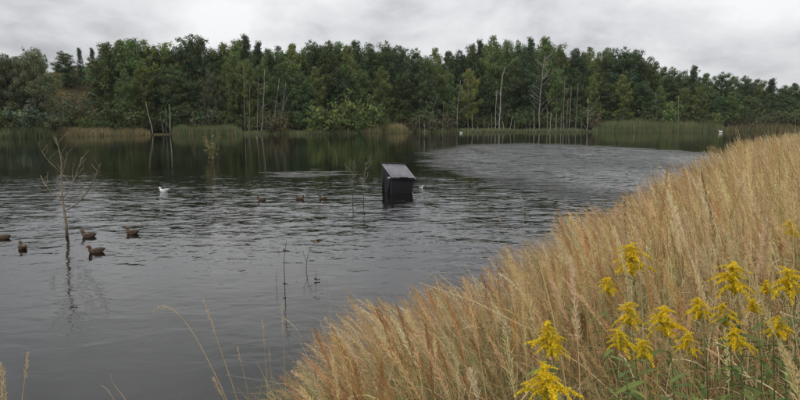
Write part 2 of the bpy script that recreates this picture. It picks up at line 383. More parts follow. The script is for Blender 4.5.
def tree_proto(kind, seed):
    """20 m tall tree -> (trunk mesh, crown mesh)"""
    rng = np.random.default_rng(seed); H = 20.0
    cfg = dict(birch=(0.20, 4.4, 46, 0.75), alder=(0.12, 5.2, 50, 0.55), poplar=(0.12, 3.8, 50, 1.0), pine=(0.18, 3.2, 52, 0.40), willow=(0.05, 8.5, 64, 0.5))[kind]
    cb, R, nl, slope = cfg
    prof = dict(birch=lambda s: 0.55 + 1.28 * s if s < .35 else 1.0 - ((s - .35) / .65) ** 2.2 * 0.72,
                alder=lambda s: np.sqrt(max(0.02, 1 - ((s - .40) / .64) ** 2)), poplar=lambda s: np.sqrt(max(0.02, 1 - ((s - .42) / .62) ** 2)),
                pine=lambda s: 1.0 - 0.9 * s + 0.05 * math.sin(s * 40), willow=lambda s: np.sqrt(max(0.03, 1 - (max(0, s - .15) / .88) ** 2)))[kind]
    tb = MB(); hs = np.linspace(0, 1, 9)
    wob = np.cumsum(rng.normal(size=(9, 2)) * 0.16, 0); wob -= wob[0]
    TP = np.column_stack([wob, hs * H * 0.97]); r0 = 0.16 if kind in ('birch', 'poplar') else 0.22
    tb.tube(TP, r0 * (1 - hs) ** 0.8 + 0.03, 6)
    C, Rr = [], []
    for i in range(nl):
        s = (i + rng.random() * .8) / nl; t = cb + (0.98 - cb) * s; h = t * H
        base = np.array((np.interp(t, hs, TP[:, 0]), np.interp(t, hs, TP[:, 1]), h * 0.97))
        r = R * prof(s) * rng.uniform(0.55, 1.18); az = i * 2.39996 + rng.normal() * .35
        out = np.array((math.cos(az), math.sin(az), 0))
        el = slope * (0.5 + s) * rng.uniform(0.7, 1.3)
        base = base - np.array((0, 0, min(h * 0.6, r * el * 0.8)))
        k = np.linspace(0, 1, 5)
        LP = base + out * (k * r)[:, None] + np.array((0, 0, 1.0)) * (k * r * el - (0.10 if kind != 'pine' else -.06) * r * k ** 2)[:, None]
        LP[1:-1] += rng.normal(size=(3, 3)) * 0.08 * r / 3
        tb.tube(LP, np.linspace(0.07, 0.015, 5) * (0.7 + r / 6), 4)
        m = max(2, int(r / 0.62))
        for j in range(m):
            kk = 0.30 + 0.72 * (j + rng.random()) / m
            p = np.array([np.interp(min(kk, 1), k, LP[:, a]) for a in range(3)])
            side = np.cross(out, (0, 0, 1)) * rng.normal() * 0.42 * r * (0.35 + kk * .5) * .8
            C.append(p + side + rng.normal(size=3) * .25); Rr.append(rng.uniform(0.55, 1.15) * (1.25 if kind in ('alder', 'willow') else 1.05))
    for j in range(7):
        C.append(TP[-1] + np.array((rng.normal() * .5, rng.normal() * .5, -rng.random() * 2.6))); Rr.append(rng.uniform(.45, .85))
    n = dict(birch=86, alder=66, poplar=86, pine=80, willow=62)[kind]
    size = dict(birch=.165, alder=.18, poplar=.165, pine=.15, willow=.18)[kind]
    cm = leaves_mesh(kind + '_crown', C, Rr, n, size, LEAFCOL[kind], rng, droop=0.7 if kind == 'birch' else 0.25)
    tm = tb.mesh(kind + '_trunk'); tm.materials.append(M['birch'] if kind in ('birch',) else M['bark']); cm.materials.append(M['leaf'])
    return tm, cm
def shrub_proto(col, seed, H=4.0, W=2.6, n=60):
    rng = np.random.default_rng(seed); tb = MB(); C, Rr = [], []
    for i in range(16):
        az = i * 2.4 + rng.normal() * .3; sp = rng.uniform(.15, 1.0); h = H * rng.uniform(.6, 1.0) * (1 - .35 * sp ** 2)
        k = np.linspace(0, 1, 5); P = np.column_stack([math.cos(az) * W * sp * k ** 1.3, math.sin(az) * W * sp * k ** 1.3, h * k])
        P[1:] += rng.normal(size=(4, 3)) * .06
        tb.tube(P, np.linspace(.045, .012, 5), 4)
        for j in range(5):
            kk = .22 + .8 * (j + rng.random()) / 5
            C.append([np.interp(min(1, kk), k, P[:, a]) + rng.normal() * .18 for a in range(3)]); Rr.append(rng.uniform(.35, .7))
    cm = leaves_mesh('shrub_foliage', C, Rr, n, .14, col, rng, 0.15); tm = tb.mesh('shrub_stems')
    tm.materials.append(M['bark']); cm.materials.append(M['shrubleaf']); return tm, cm
PROTO = {k: [tree_proto(k, 10 * i + s) for s in range(n)] for i, (k, n) in enumerate((('birch', 4), ('alder', 3), ('poplar', 2), ('pine', 1), ('willow', 1)))}
SHRUB = {'shrub': [shrub_proto(LEAFCOL['shrub'], 101 + s) for s in range(3)], 'light': [shrub_proto(LEAFCOL['light'], 111 + s) for s in range(3)],
         'dry': [shrub_proto(LEAFCOL['dry'], 121 + s, n=38) for s in range(2)], 'willowshrub': [shrub_proto(LEAFCOL['willow'], 131, n=60)]}
rnd = random.Random(7)
def put(name, meshes, loc, h, wid, label, cat, group, H0, part2='crown', part1='trunk', tilt=0.0):
    o = empty(name, loc, rnd.uniform(0, 6.283)); o.scale = (wid, wid, h / H0)
    if tilt: o.rotation_euler[0] = tilt * rnd.uniform(-1, 1); o.rotation_euler[1] = tilt * rnd.uniform(-1, 1)
    a = bpy.data.objects.new(part1, meshes[0]); b = bpy.data.objects.new(part2, meshes[1])
    for c in (a, b): COL.objects.link(c); c.parent = o
    return tag(o, label, cat, group)
def place_px(u, back):
    """point on the far land, `back` metres behind the waterline, in the direction of column u"""
    d = ray(u, 133); k = d[0] / d[1]; ys = np.linspace(60, 320, 2601)
    y = float(ys[np.argmax(ys - yfar(k * ys) > back)])
    return k * y, y
LAND = [(-400, 'left of the silvery willow'), (30, 'right of the broad silvery willow'), (78, 'right of the brown slope'), (158, 'right of the leaning pale snag'),
        (262, 'right of the bare birch trunks'), (348, 'right of the bright willow thicket'), (396, 'right of the black bin'),
        (500, 'right of the tallest white snag'), (542, 'right of the branching white dead tree'), (590, 'above the right-hand reeds'), (667, 'right of the small pale round tree'), (716, 'right of the small round bush'), (800, 'beyond the right edge')]
ORD = "first second third fourth fifth sixth seventh eighth ninth tenth eleventh twelfth thirteenth fourteenth fifteenth sixteenth seventeenth eighteenth nineteenth twentieth".split()
DESC = {'birch': 'mid-green birch', 'alder': 'dark rounded alder', 'poplar': 'dense upright aspen', 'pine': 'dark pointed conifer', 'willow': 'broad silvery-green willow',
        'shrub': 'dark green shrub', 'light': 'bright green willow bush', 'dry': 'brownish thin bush', 'willowshrub': 'grey-green willow bush'}
counter = {}
def rel(u, row, kind):
    s = [l for l in LAND if u >= l[0]][-1]; k = (s[1], row, kind); counter[k] = counter.get(k, 0) + 1
    return ORD[min(19, counter[k] - 1)], s[1]
def tree_at(u, v, kind, back, row, wid=1.0, label=None, group=None):
    x, y = place_px(u, back); z = float(ground_z(x, y)) - 0.15
    top = CAMZ + ray(u, v)[2] / ray(u, v)[1] * y
    h = max(3.0, top - z)
    if label is None:
        o, s = rel(u, row, kind); label = f"{o} {DESC[kind]} {dict(sky='on the skyline', low='in the lower front row', back='in the hidden back rows', under='crowded low under the trees', deep='deep between the trunks').get(row, '')} {s}"
    if kind in SHRUB:
        return put('shrub' if kind != 'willowshrub' else 'willow_shrub', rnd.choice(SHRUB[kind]), (x, y, z), h, wid * h / 4.0, label, 'shrub', group, 4.0, 'foliage', 'stems')
    return put(kind + '_tree', rnd.choice(PROTO[kind]), (x, y, z), h, wid * (0.55 + 0.45 * h / 20), label, 'tree', group, 20.0)
SKY = [(-110, 62, 'alder', 1.1), (-84, 52, 'birch', 1), (-60, 58, 'alder', 1.1), (-36, 50, 'alder', 1.1), (-12, 52, 'alder', 1),
       (8, 50, 'willow', .60), (36, 44, 'willow', .66),
       (70, 50, 'alder', .8), (86, 46, 'pine', .62), (97, 46, 'pine', .62), (110, 37, 'birch', .95), (122, 36, 'birch', .95), (136, 33, 'birch', 1.0), (147, 37, 'birch', .9), (158, 43, 'alder', .8),
       (169, 38, 'birch', .9), (180, 44, 'alder', .8), (190, 33, 'poplar', .85), (201, 31, 'poplar', .9), (214, 48, 'alder', .8), (228, 38, 'birch', .9), (240, 35, 'birch', .9), (247, 31, 'pine', .9),
       (259, 37, 'pine', .8), (271, 44, 'birch', .8), (281, 44, 'birch', .8), (292, 40, 'birch', .85), (304, 46, 'birch', .85), (315, 37, 'alder', .8), (326, 38, 'alder', .8), (337, 39, 'alder', .8),
       (348, 42, 'birch', .85), (358, 37, 'birch', .9), (370, 41, 'alder', .85), (388, 39, 'alder', .85), (400, 42, 'poplar', .9), (413, 46, 'alder', .8), (433, 46, 'birch', .9), (446, 48, 'birch', .85),
       (458, 48, 'alder', .8), (470, 39, 'birch', .85), (480, 36, 'pine', .85), (490, 33, 'birch', .9), (506, 35, 'birch', .85), (516, 38, 'poplar', .85), (526, 34, 'pine', .9), (545, 33, 'birch', 1.05),
       (557, 40, 'birch', .85), (572, 46, 'alder', .8), (588, 45, 'birch', .85), (606, 45, 'alder', .9), (620, 45, 'alder', 1.0), (634, 47, 'alder', .9), (646, 55, 'alder', .8),
       (659, 64, 'birch', .8), (672, 65, 'alder', .85), (687, 63, 'pine', 1.0), (701, 71, 'birch', .9), (718, 70, 'alder', .95), (732, 74, 'birch', .9), (745, 74, 'alder', .95),
       (758, 78, 'birch', .9), (770, 76, 'pine', 1.1), (782, 84, 'alder', .9), (793, 81, 'birch', .95), (806, 76, 'alder', 1), (825, 72, 'birch', 1), (848, 70, 'alder', 1), (872, 74, 'birch', 1), (898, 70, 'alder', 1)]
for u, v, k, wd in SKY:
    back = 16 + rnd.uniform(-4, 6)
    if 55 < u < 104: back = 78                 # on and behind the brown slope
    if u < 45 and k == 'willow': back = 9
    o = tree_at(u, v, k, back, 'sky', wd, None, 'far shore skyline trees')
    if k == 'willow':
        o['label'] = 'broad silvery willow overlapping the left edge of the wood' if u < 20 else 'largest broad silvery willow, left of the brown slope'
for u, v, k, wd, lab in [(-60, 84, 'birch', 1, None), (-20, 80, 'alder', 1, None), (126, 66, 'birch', .7, None), (144, 60, 'birch', .75, None), (160, 70, 'alder', .75, None), (178, 64, 'alder', .8, None), (194, 78, 'alder', .7, None), (212, 68, 'willow', .38, 'grey-leaved willow tree between the pale snags and the bare birch trunks'),
                         (230, 60, 'birch', .7, None), (249, 56, 'birch', .75, None), (266, 58, 'birch', .75, None), (284, 60, 'birch', .75, None), (300, 70, 'alder', .8, None), (318, 64, 'birch', .8, None),
                         (340, 66, 'alder', .75, None), (362, 68, 'alder', .8, None), (382, 64, 'birch', .8, None), (402, 72, 'alder', .8, None), (427, 56, 'poplar', .85, 'paler upright aspen with open crown right of the black bin'), (449, 70, 'birch', .8, None),
                         (468, 66, 'birch', .75, None), (486, 72, 'alder', .7, None), (510, 62, 'alder', .8, None), (530, 68, 'alder', .75, None), (556, 66, 'birch', .8, None), (573, 66, 'birch', .75, None), (590, 72, 'birch', .75, None),
                         (606, 82, 'alder', .95, None), (622, 72, 'birch', .9, None), (642, 80, 'alder', .9, None), (656, 84, 'birch', .8, None), (682, 86, 'birch', .8, None), (697, 84, 'birch', .85, None), (712, 90, 'alder', .9, None),
                         (729, 90, 'birch', .9, None), (748, 94, 'alder', .9, None), (766, 92, 'birch', .85, None), (786, 96, 'alder', .9, None), (808, 92, 'birch', 1, None)]:
    tree_at(u, v, k, 7 + rnd.uniform(-2, 3), 'low', wd, lab, 'lower trees of the far shore front row')
# closed back rows of the wood
pu = np.array([s[0] for s in SKY]); pv = np.array([s[1] for s in SKY])
u = -120.0
while u < 905:
    for back, dv in ((26, 9), (38, 6), (50, 10)):
        if 48 < u < 108: continue
        uu = u + rnd.uniform(-4, 4); vv = float(np.interp(uu, pu, pv)) + dv + rnd.uniform(0, 8)
        tree_at(uu, vv, rnd.choice(['alder', 'birch', 'alder', 'poplar']), back + rnd.uniform(-4, 4), 'back', 1.0,
                None, 'trees in the back rows of the wood')
    u += 13
# low shrubs under the trees
for u in np.arange(-60, 860, 9.5):
    if 52 < u < 100: continue
    tree_at(u + rnd.uniform(-4, 4), rnd.uniform(101, 117), 'shrub', rnd.uniform(3, 7), 'under', rnd.uniform(.8, 1.15), None, 'dark shrubs under the far shore trees')
for u in np.arange(-60, 860, 14.0):
    if 46 < u < 106: continue
    tree_at(u + rnd.uniform(-5, 5), rnd.uniform(100, 112), 'shrub', rnd.uniform(13, 22), 'deep', rnd.uniform(1.0, 1.3), None, 'shrubs deep in the wood')
for u, v, k, wd, back, lab in [(322, 98, 'light', .8, 1.5, 'bright green willow bush at the left of the far shore thicket'), (346, 92, 'light', .85, 2.0, 'tallest bright green willow bush in the middle of the thicket'),
                               (334, 110, 'light', .9, .6, 'low bright green bush at the water in front of the thicket'), (369, 97, 'light', .85, 1.6, 'bright green willow bush at the right end of the thicket'),
                               (311, 114, 'light', .9, .8, 'small bright bush just right of the bare birch trunks'), (357, 112, 'light', .9, .4, 'low spreading bush at the water under the thicket right side'),
                               (382, 116, 'light', 1.0, .8, 'small bright bush beside the tan grass mound'),
                               (667, 98, 'light', .75, 4, 'small pale green round tree behind the right-hand reeds'), (715, 111, 'light', .85, 1.5, 'small round bush at the right end of the reed bed'),
                               (86, 114, 'light', 1.0, 5, 'yellow-green bush on the tan shore below the brown slope'), (116, 116, 'willowshrub', 1.0, 3, 'pale grey-green bush right of the tan shore'),
                               (205, 100, 'willowshrub', 1.0, 3, 'grey-green willow bush behind the reeds right of the pale snags'), (22, 96, 'willowshrub', 1.1, 4, 'grey willow bush under the silvery willows at the left'), (48, 104, 'willowshrub', 1.0, 5, 'grey willow bush at the right foot of the silvery willows'),
                               (5, 104, 'willowshrub', 1.0, 3, 'grey willow bush at the left frame edge behind the reeds'),
                               (430, 108, 'dry', 1.0, 1.0, 'brownish thin bush right of the black bin on the far shore'), (415, 112, 'dry', 1.0, .5, 'brownish low bush directly above the black bin'), (448, 112, 'dry', .9, 1.0, 'brownish thin bush left of the pale broken snag tree'),
                               (272, 106, 'dry', .9, .8, 'tan twiggy bush between the bare birch trunks'), (283, 108, 'dry', .8, .6, 'tan twiggy bush at the right of the bare birch trunks'),
                               (592, 106, 'dry', .8, 1.5, 'tan twiggy bush at the left end of the right-hand reeds'), (765, 110, 'dry', 1.1, 3, 'brown thin bush near the right edge of the far shore'), (780, 104, 'dry', 1.1, 5, 'taller brown bush near the right edge of the far shore'), (748, 114, 'dry', 1.1, 2.0, 'low brown bush left of the taller brown bushes at right'),
                               (796, 112, 'dry', 1.1, 2.5, 'brown bush at the right frame edge of the far shore'), (733, 115, 'dry', 1.0, 2.0, 'low brown bush just right of the round bush')]:
    tree_at(u, v, k, back, 'bush', wd, lab, 'distinct bushes along the far shore')
for i in range(18):
    u = 57 + i * 2.5 + rnd.uniform(-1, 1); tree_at(u, rnd.uniform(86, 116), rnd.choice(['shrub', 'dry', 'shrub', 'dry']), rnd.uniform(14, 60), 'slope', 1.0, f'{ORD[i]} small bush from the left on the brown slope', 'bushes on the brown slope')

# ---------------------------------------------------------------- dead standing trunks
def snag(name, pts_px, y, r, label, cat='dead tree', mat='snag', branches=0, brl=2.0, group=None, seed=0, both=True, up=0.9):
    r = r * .74; rng = np.random.default_rng(seed + 500); P = np.array([at_y(u, v, y) for u, v in pts_px])
    base = P[0].copy(); zb = min(-0.4, float(ground_z(base[0], y)) - .1) if float(ground_z(base[0], y)) < 0.3 else float(ground_z(base[0], y)) - .1
    foot = P[0] + (P[0] - P[1]) / max(1e-3, abs(P[0][2] - P[1][2])) * max(0.05, P[0][2] - zb)
    P = np.vstack([foot, P]); o = empty(name, (foot[0], y, zb)); Q = P - np.array((foot[0], y, zb))
    k = np.linspace(0, 1, len(Q)); kk = np.linspace(0, 1, max(8, len(Q) * 2)); S = np.column_stack([np.interp(kk, k, Q[:, a]) for a in range(3)])
    S[1:] += rng.normal(size=(len(S) - 1, 3)) * r * .35
    t = MB(); t.tube(S, r * (1 - kk * .62), 6); t.build('trunk', M[mat], o)
    if branches:
        Ltot = S[-1][2]
        for i in range(branches):
            q_ = rng.uniform(.30, .97); p = np.array([np.interp(q_, kk, S[:, a]) for a in range(3)])
            sx = (1 if i % 2 else -1) if both else 1
            ln = brl * (1.15 - q_ * .75) * rng.uniform(.5, 1.1); d = np.array((sx * rng.uniform(.6, 1), rng.uniform(-.8, .8), up * rng.uniform(.5, 1.2))); d /= np.linalg.norm(d)
            b = MB(); g = np.linspace(0, 1, 4); B = p + d * (g * ln)[:, None] + np.array((0, 0, .12 * ln)) * (g ** 2)[:, None]
            b.tube(B, np.linspace(r * .38, r * .14, 4), 4)
            B2 = B[2] + np.array((sx * .3, rng.normal() * .4, .7)) * (np.linspace(0, 1, 3) * ln * .4)[:, None]; b.tube(B2, np.linspace(r * .2, r * .1, 3), 3)
            b.build('branch', M[mat], o)
    return tag(o, label, cat, group)
def ysh(u, off): return place_px(u, off)[1]
snag('leaning_snag', [(152.5, 132), (150, 120), (145.5, 102)], ysh(152, -1.5), .20, 'pale bare trunk leaning left at the water, left of the straight one', branches=0, seed=1)
snag('straight_snag', [(170.5, 134), (170, 120), (169, 104.5)], ysh(170, -3), .21, 'straight pale bare trunk standing in the water left of the reeds', seed=2)
snag('thin_snag', [(163.5, 133), (162, 124), (160, 114)], ysh(163, -1), .09, 'thin grey bare stem between the leaning and straight pale trunks', mat='snag_grey', branches=3, brl=1.5, seed=3)
snag('thin_snag', [(166.5, 133), (166, 120), (165.5, 108)], ysh(166, -1), .09, 'thin grey bare stem touching the straight pale trunk on its left', mat='snag_grey', branches=2, brl=1.2, seed=4)
for i, (pts, r, wh) in enumerate([([(245, 133), (244.6, 110), (243.6, 66)], .12, 'leftmost'), ([(249, 133), (249.6, 110), (250, 86)], .11, 'second from left'), ([(257.4, 132), (257.6, 110), (258.2, 78)], .13, 'third from left'),
                                  ([(261.6, 132), (263.2, 105), (264.6, 85), (264.4, 70)], .18, 'brightest'), ([(272.5, 132), (275, 112), (279.4, 78)], .14, 'slightly right-leaning'), ([(280, 131), (282.5, 108), (286, 82)], .13, 'rightmost straight'),
                                  ([(276, 131), (281, 112), (288, 96)], .10, 'low strongly right-leaning')]):
    snag('bare_birch', pts, ysh(pts[0][0], .5), r, f'{wh} slender bare pale birch trunk in the grove left of the bright bushes', mat='snag' if i in (3, 4) else 'snag_grey', branches=5, brl=2.0, seed=20 + i, group='bare birch trunks in the left grove')
snag('tall_snag', [(499, 132), (499.4, 118), (501.5, 80), (503.5, 72), (505.3, 67)], ysh(499, -4), .30, 'tallest white dead trunk in the water with a crooked broken top', branches=5, brl=2.0, seed=40, up=1.3)
snag('broken_snag', [(495, 132), (495.6, 110), (497.5, 89)], ysh(495, -4), .24, 'white dead trunk close beside the tallest one on its left', branches=2, brl=1.4, seed=41)
snag('branching_snag', [(539, 132), (539.2, 110), (541, 88), (543, 70), (545, 56)], ysh(539, -1), .24, 'white dead tree with many upswept bare side branches', branches=30, brl=6.2, seed=42, up=.75)
snag('branching_snag', [(457, 132), (457.6, 108), (459, 95), (460.5, 80)], ysh(457, 0), .19, 'grey dead tree with crooked branches right of the black bin', mat='snag_grey', branches=12, brl=4.0, seed=43)
snag('thin_snag', [(442.5, 132), (443, 118), (444, 102)], ysh(442, 0), .11, 'thin plain grey trunk left of the crooked grey dead tree', mat='snag_grey', branches=2, seed=44)
snag('thin_snag', [(428, 133), (432, 112), (438, 95)], ysh(430, 0), .10, 'thin grey trunk leaning right, above and right of the bin', mat='snag_grey', branches=6, brl=2.6, seed=45)
posts = [(419.6, 134.5, 419.2, 117, .12, 'left of two pale posts in the water right of the bin', 1), (424.4, 138, 424.2, 124, .13, 'right and nearer of two pale posts in the water right of the bin', 1),
         (473, 133, 472.2, 114, .15, 'pale post at the left end of the row of dead stumps', 1), (478, 134, 478, 127, .22, 'short thick white stump at the left end of the row of stumps', 1), (484, 133, 483.6, 119, .14, 'first thin post left of the tallest white snags', 0), (489, 133, 489, 124, .13, 'short post left of the tallest white snags', 0),
         (492, 133, 491.6, 113, .15, 'post immediately left of the paired white snags', 0), (503.5, 134, 502.8, 121, .2, 'short pale stump at the right foot of the tallest snag', 1), (510, 133.5, 512.6, 116, .19, 'pale post leaning right, just right of the tallest snag', 1), (514.2, 133, 514.4, 121, .13, 'short thin post right of the right-leaning pale post', 0),
         (527, 133, 524, 117, .1, 'thin stick leaning left between the tall snag and branching tree', 0), (529, 133, 531, 120, .09, 'thin stick leaning right left of the branching tree', 0), (534.6, 134, 533.8, 110, .2, 'pale post at the left foot of the branching white tree', 1), (547, 133.5, 547, 108, .15, 'pale post right of the branching white tree', 1),
         (550.6, 134, 551, 113, .24, 'thick pale post, second right of the branching tree', 1), (556, 133.5, 556.2, 113, .19, 'pale post third right of the branching tree', 1), (560.5, 133.5, 561.2, 113, .17, 'pale post before the tall thin grey trunks at right', 1), (563.2, 133, 565, 80, .16, 'tall thin grey trunk, left of the three before the right reeds', 0),
         (569.5, 133, 571.2, 86, .17, 'tall thin grey trunk, middle of the three before the right reeds', 0), (575, 133, 578, 84, .15, 'tall thin grey trunk, right of the three before the right reeds', 0), (567, 133, 568.2, 98, .12, 'shorter thin stem between the tall grey trunks', 0), (581.5, 133, 581.2, 117, .15, 'short post just right of the tall grey trunks', 0),
         (587, 132.5, 588.4, 98, .2, 'tan dead trunk at the left end of the right-hand reeds', 1), (634.5, 134, 634.4, 124, .16, 'pale short post at the front edge of the right reeds', 1), (248, 136.5, 247.6, 125, .12, 'short yellowish post in the water before the bare birches', 1),
         (63, 134, 63.2, 97, .12, 'thin bare pole standing on the tan shore below the brown slope', 0), (657, 118, 655.8, 93, .13, 'thin pale trunk behind the middle of the right reeds', 1), (678, 122, 678.8, 96, .14, 'thin pale trunk right of the small round pale tree', 1), (694, 122, 694.4, 104, .12, 'thin pale trunk before the tan shore at right', 1)]
for i, (u0, v0, u1, v1, r, lab, white) in enumerate(posts):
    back = ysh(u0, -3 - (i % 4) * 1.2) if v0 > 131.5 else ysh(u0, 3.5)
    if u0 == 63: back = ysh(63, 2.5)
    if u0 == 424.4: back = on_z(424.4, 138)[1]
    um, vm = (u0 + u1) / 2 + .5 * math.sin(i * 2.1), (v0 + v1) / 2
    snag('dead_post' if v1 > 100 else 'thin_snag', [(u0, v0), (um, vm), (u1, v1)], back, r, lab, mat='snag' if white else 'snag_grey', branches=6 if v1 < 100 else (2 if i % 3 == 0 else 0), brl=2.4 if v1 < 100 else 1.0, seed=60 + i, group='dead trunks and posts along the far shore')

# ---------------------------------------------------------------- ribbons: reeds and grass
def ribbons(P, W, face, colors):
    """P [n,k,3] centre lines, W [n,k] widths, face [n,3] side vectors, colors [n,3] -> V, F, C"""
    n, k = P.shape[:2]; S = face[:, None, :] * W[..., None] * .5
    V = np.stack([P - S, P + S], 2).reshape(-1, 3)
    i, j = np.meshgrid(np.arange(n), np.arange(k - 1), indexing='ij'); a = (i * k + j) * 2
    T = np.stack([np.stack([a, a + 1, a + 3], -1), np.stack([a, a + 3, a + 2], -1)], 2).reshape(-1, 3)
    return V, T, np.repeat(colors, k * 2, 0)
class Pile:
    def __init__(s): s.V = []; s.T = []; s.C = []; s.n = 0
    def add(s, V, T, C): s.V.append(V); s.T.append(T + s.n); s.C.append(C); s.n += len(V)
    def build(s, name, mat, parent=None): return obj(name, make_mesh(name, np.vstack(s.V), np.vstack(s.T), np.vstack(s.C)), mat, parent)
def pal(rng, n, cols, wts, jit=.16):
    c = np.array(cols)[rng.choice(len(cols), n, p=np.array(wts) / sum(wts))]
    return np.clip(c * (1 + jit * rng.normal(size=(n, 1))) * (1 + .05 * rng.normal(size=(n, 3))), .008, .9)
def reed_bed(name, u0, u1, n, hgt, off0, off1, cols, wts, label, seed, hvar=.55, width=.07):
    rng = np.random.default_rng(seed); u = rng.uniform(u0, u1, n); off = rng.uniform(off0, off1, n)
    xy = np.array([place_px(a, 0) for a in np.linspace(u0, u1, 40)]); uu = np.linspace(u0, u1, 40)
    x0 = np.interp(u, uu, xy[:, 0]); y0 = np.interp(u, uu, xy[:, 1])
    y = y0 + off; x = x0 * (y / y0); z = np.maximum(ground_z(x, y), -.3)
    env = np.clip(np.minimum((u - u0), (u1 - u)) / (.10 * (u1 - u0)), 0, 1) ** .6 * .6 + .4
    H = hgt * env * (1 + hvar * rng.normal(size=n) * .6) * (.95 + .30 * nz(x, y, .30, seed) + .20 * nz(x, y, 1.1, seed + 3)); H = np.clip(H, .3, hgt * 1.6)
    az = rng.uniform(0, 6.283, n); ln = H * rng.uniform(.05, .45, n); k = np.linspace(0, 1, 3)
    P = np.stack([x[:, None] + np.cos(az)[:, None] * ln[:, None] * k ** 2, y[:, None] + np.sin(az)[:, None] * ln[:, None] * k ** 2, z[:, None] + H[:, None] * (k - .12 * k ** 3)], -1)
    f = rng.uniform(-.7, .7, n); face = np.column_stack([np.cos(f), np.sin(f), 0 * f])
    W = width * rng.uniform(.6, 1.4, n)[:, None] * np.array((.9, 1, .1))
    p = Pile(); p.add(*ribbons(P, W, face, pal(rng, n, cols, wts)))
    return tag(p.build(name, M['grass'], None), label, 'reeds' if 'reed' in name else 'grass', kind='stuff')
G1, G2, G3, TAN, TAN2 = (.155, .195, .09), (.21, .235, .105), (.11, .15, .065), (.42, .32, .165), (.31, .24, .13)
reed_bed('reed_bed', -70, 56, 9000, 2.3, -1.5, 2.5, [G1, G2, G3, TAN2], [4, 3, 3, 1], 'green reed bed along the far shore at the left edge', 1)
reed_bed('reed_bed', 172, 242, 6000, 1.9, -1.2, 2, [G1, G2, G3, TAN2], [4, 3, 2, 1.2], 'green reed bed between the pale snags and the birch grove', 2)
reed_bed('reed_bed', 592, 722, 11000, 2.6, -1.5, 4, [G1, G2, G3, TAN2], [4, 4, 2, 1.2], 'long green reed bed on the far shore at right', 3)
reed_bed('shore_grass', 50, 150, 5000, 1.3, -.3, 6, [TAN, TAN2, G2, G1], [5, 3, 3, 2], 'tan and green grass on the shore below the brown slope', 4, width=.09)
reed_bed('shore_grass', 366, 408, 2200, 1.9, -.3, 4, [TAN, G2, TAN2], [3, 3, 2], 'tan and yellow-green grass mound above the black bin', 5, width=.09)
reed_bed('shore_grass', 676, 724, 2500, 2.2, .5, 7, [TAN, TAN2, G2], [5, 2, 2], 'tan grass strip behind the right end of the reeds', 6, width=.09)
reed_bed('shore_grass', 722, 860, 8000, 2.0, -.6, 5, [TAN2, G1, (.14, .10, .055), G3], [3, 3, 3, 2], 'brownish green rough grass along the right far shore', 7, width=.08)
reed_bed('shore_grass', 240, 600, 9000, .9, -.4, 3, [G1, G3, TAN2, G2], [3, 3, 2, 2], 'low green and tan grass fringe along the middle far shore', 8, width=.09, hvar=.5)
# hillside grass
rng = np.random.default_rng(77); n = 16000
x = HILL[0] + rng.uniform(-40, 40, n); y = rng.uniform(160, 215, n); z = ground_z(x, y); H = rng.uniform(.4, 1.2, n)
P = np.stack([np.stack([x + rng.normal(size=n) * .1 * i, y, z + H * i / 2], -1) for i in range(3)], 1)
pp = Pile(); pp.add(*ribbons(P, .14 * np.ones((n, 1)) * np.array((1, .9, .2)), np.tile((1.0, 0, 0), (n, 1)), pal(rng, n, [(.16, .105, .05), (.12, .085, .04), (.07, .085, .03)], [4, 3, 1.5])))
tag(pp.build('slope_grass', M['grass']), 'rough brown grass covering the slope behind the left shore', 'grass', kind='stuff')

# ---------------------------------------------------------------- bank grass
ENV = np.array([(-200, 470), (205, 440), (262, 396), (292, 372), (305, 335), (322, 316), (345, 304), (400, 294), (440, 284), (480, 268), (500, 255), (530, 238), (552, 218), (580, 209), (610, 202), (632, 186), (652, 172), (670, 160), (700, 152), (720, 145), (760, 138), (800, 133), (900, 124), (1100, 110)], float)
def env_v(u): return np.interp(u, ENV[:, 0], ENV[:, 1]) + 5 * np.sin(u * .085) * (u < 690) + 3.5 * np.sin(u * .21 + 1) * (u < 740)
def sample_bank(rng, n, dmin, dmax, rmin, rmax, umin=180, umax=960):
    """random points on the bank between two ranges from the camera, in and a little beside the view"""
    out = np.zeros((0, 2))
    while len(out) < n:
        r = np.sqrt(rng.uniform(rmin ** 2, rmax ** 2, n * 3)); a = rng.uniform(math.atan((umin - 400) / F), math.atan((umax - 400) / F), n * 3)
        x, y = r * np.sin(a), r * np.cos(a); d = near_d(x, y); ok = (d > dmin) & (d < dmax)
        out = np.vstack([out, np.column_stack([x, y])[ok]])
    return out[:n]
STRAW = [(.69, .53, .295), (.60, .445, .23), (.77, .63, .40), (.48, .32, .155), (.42, .25, .11)]
RUST = [(.50, .285, .125), (.40, .215, .09), (.56, .36, .17), (.55, .41, .215)]
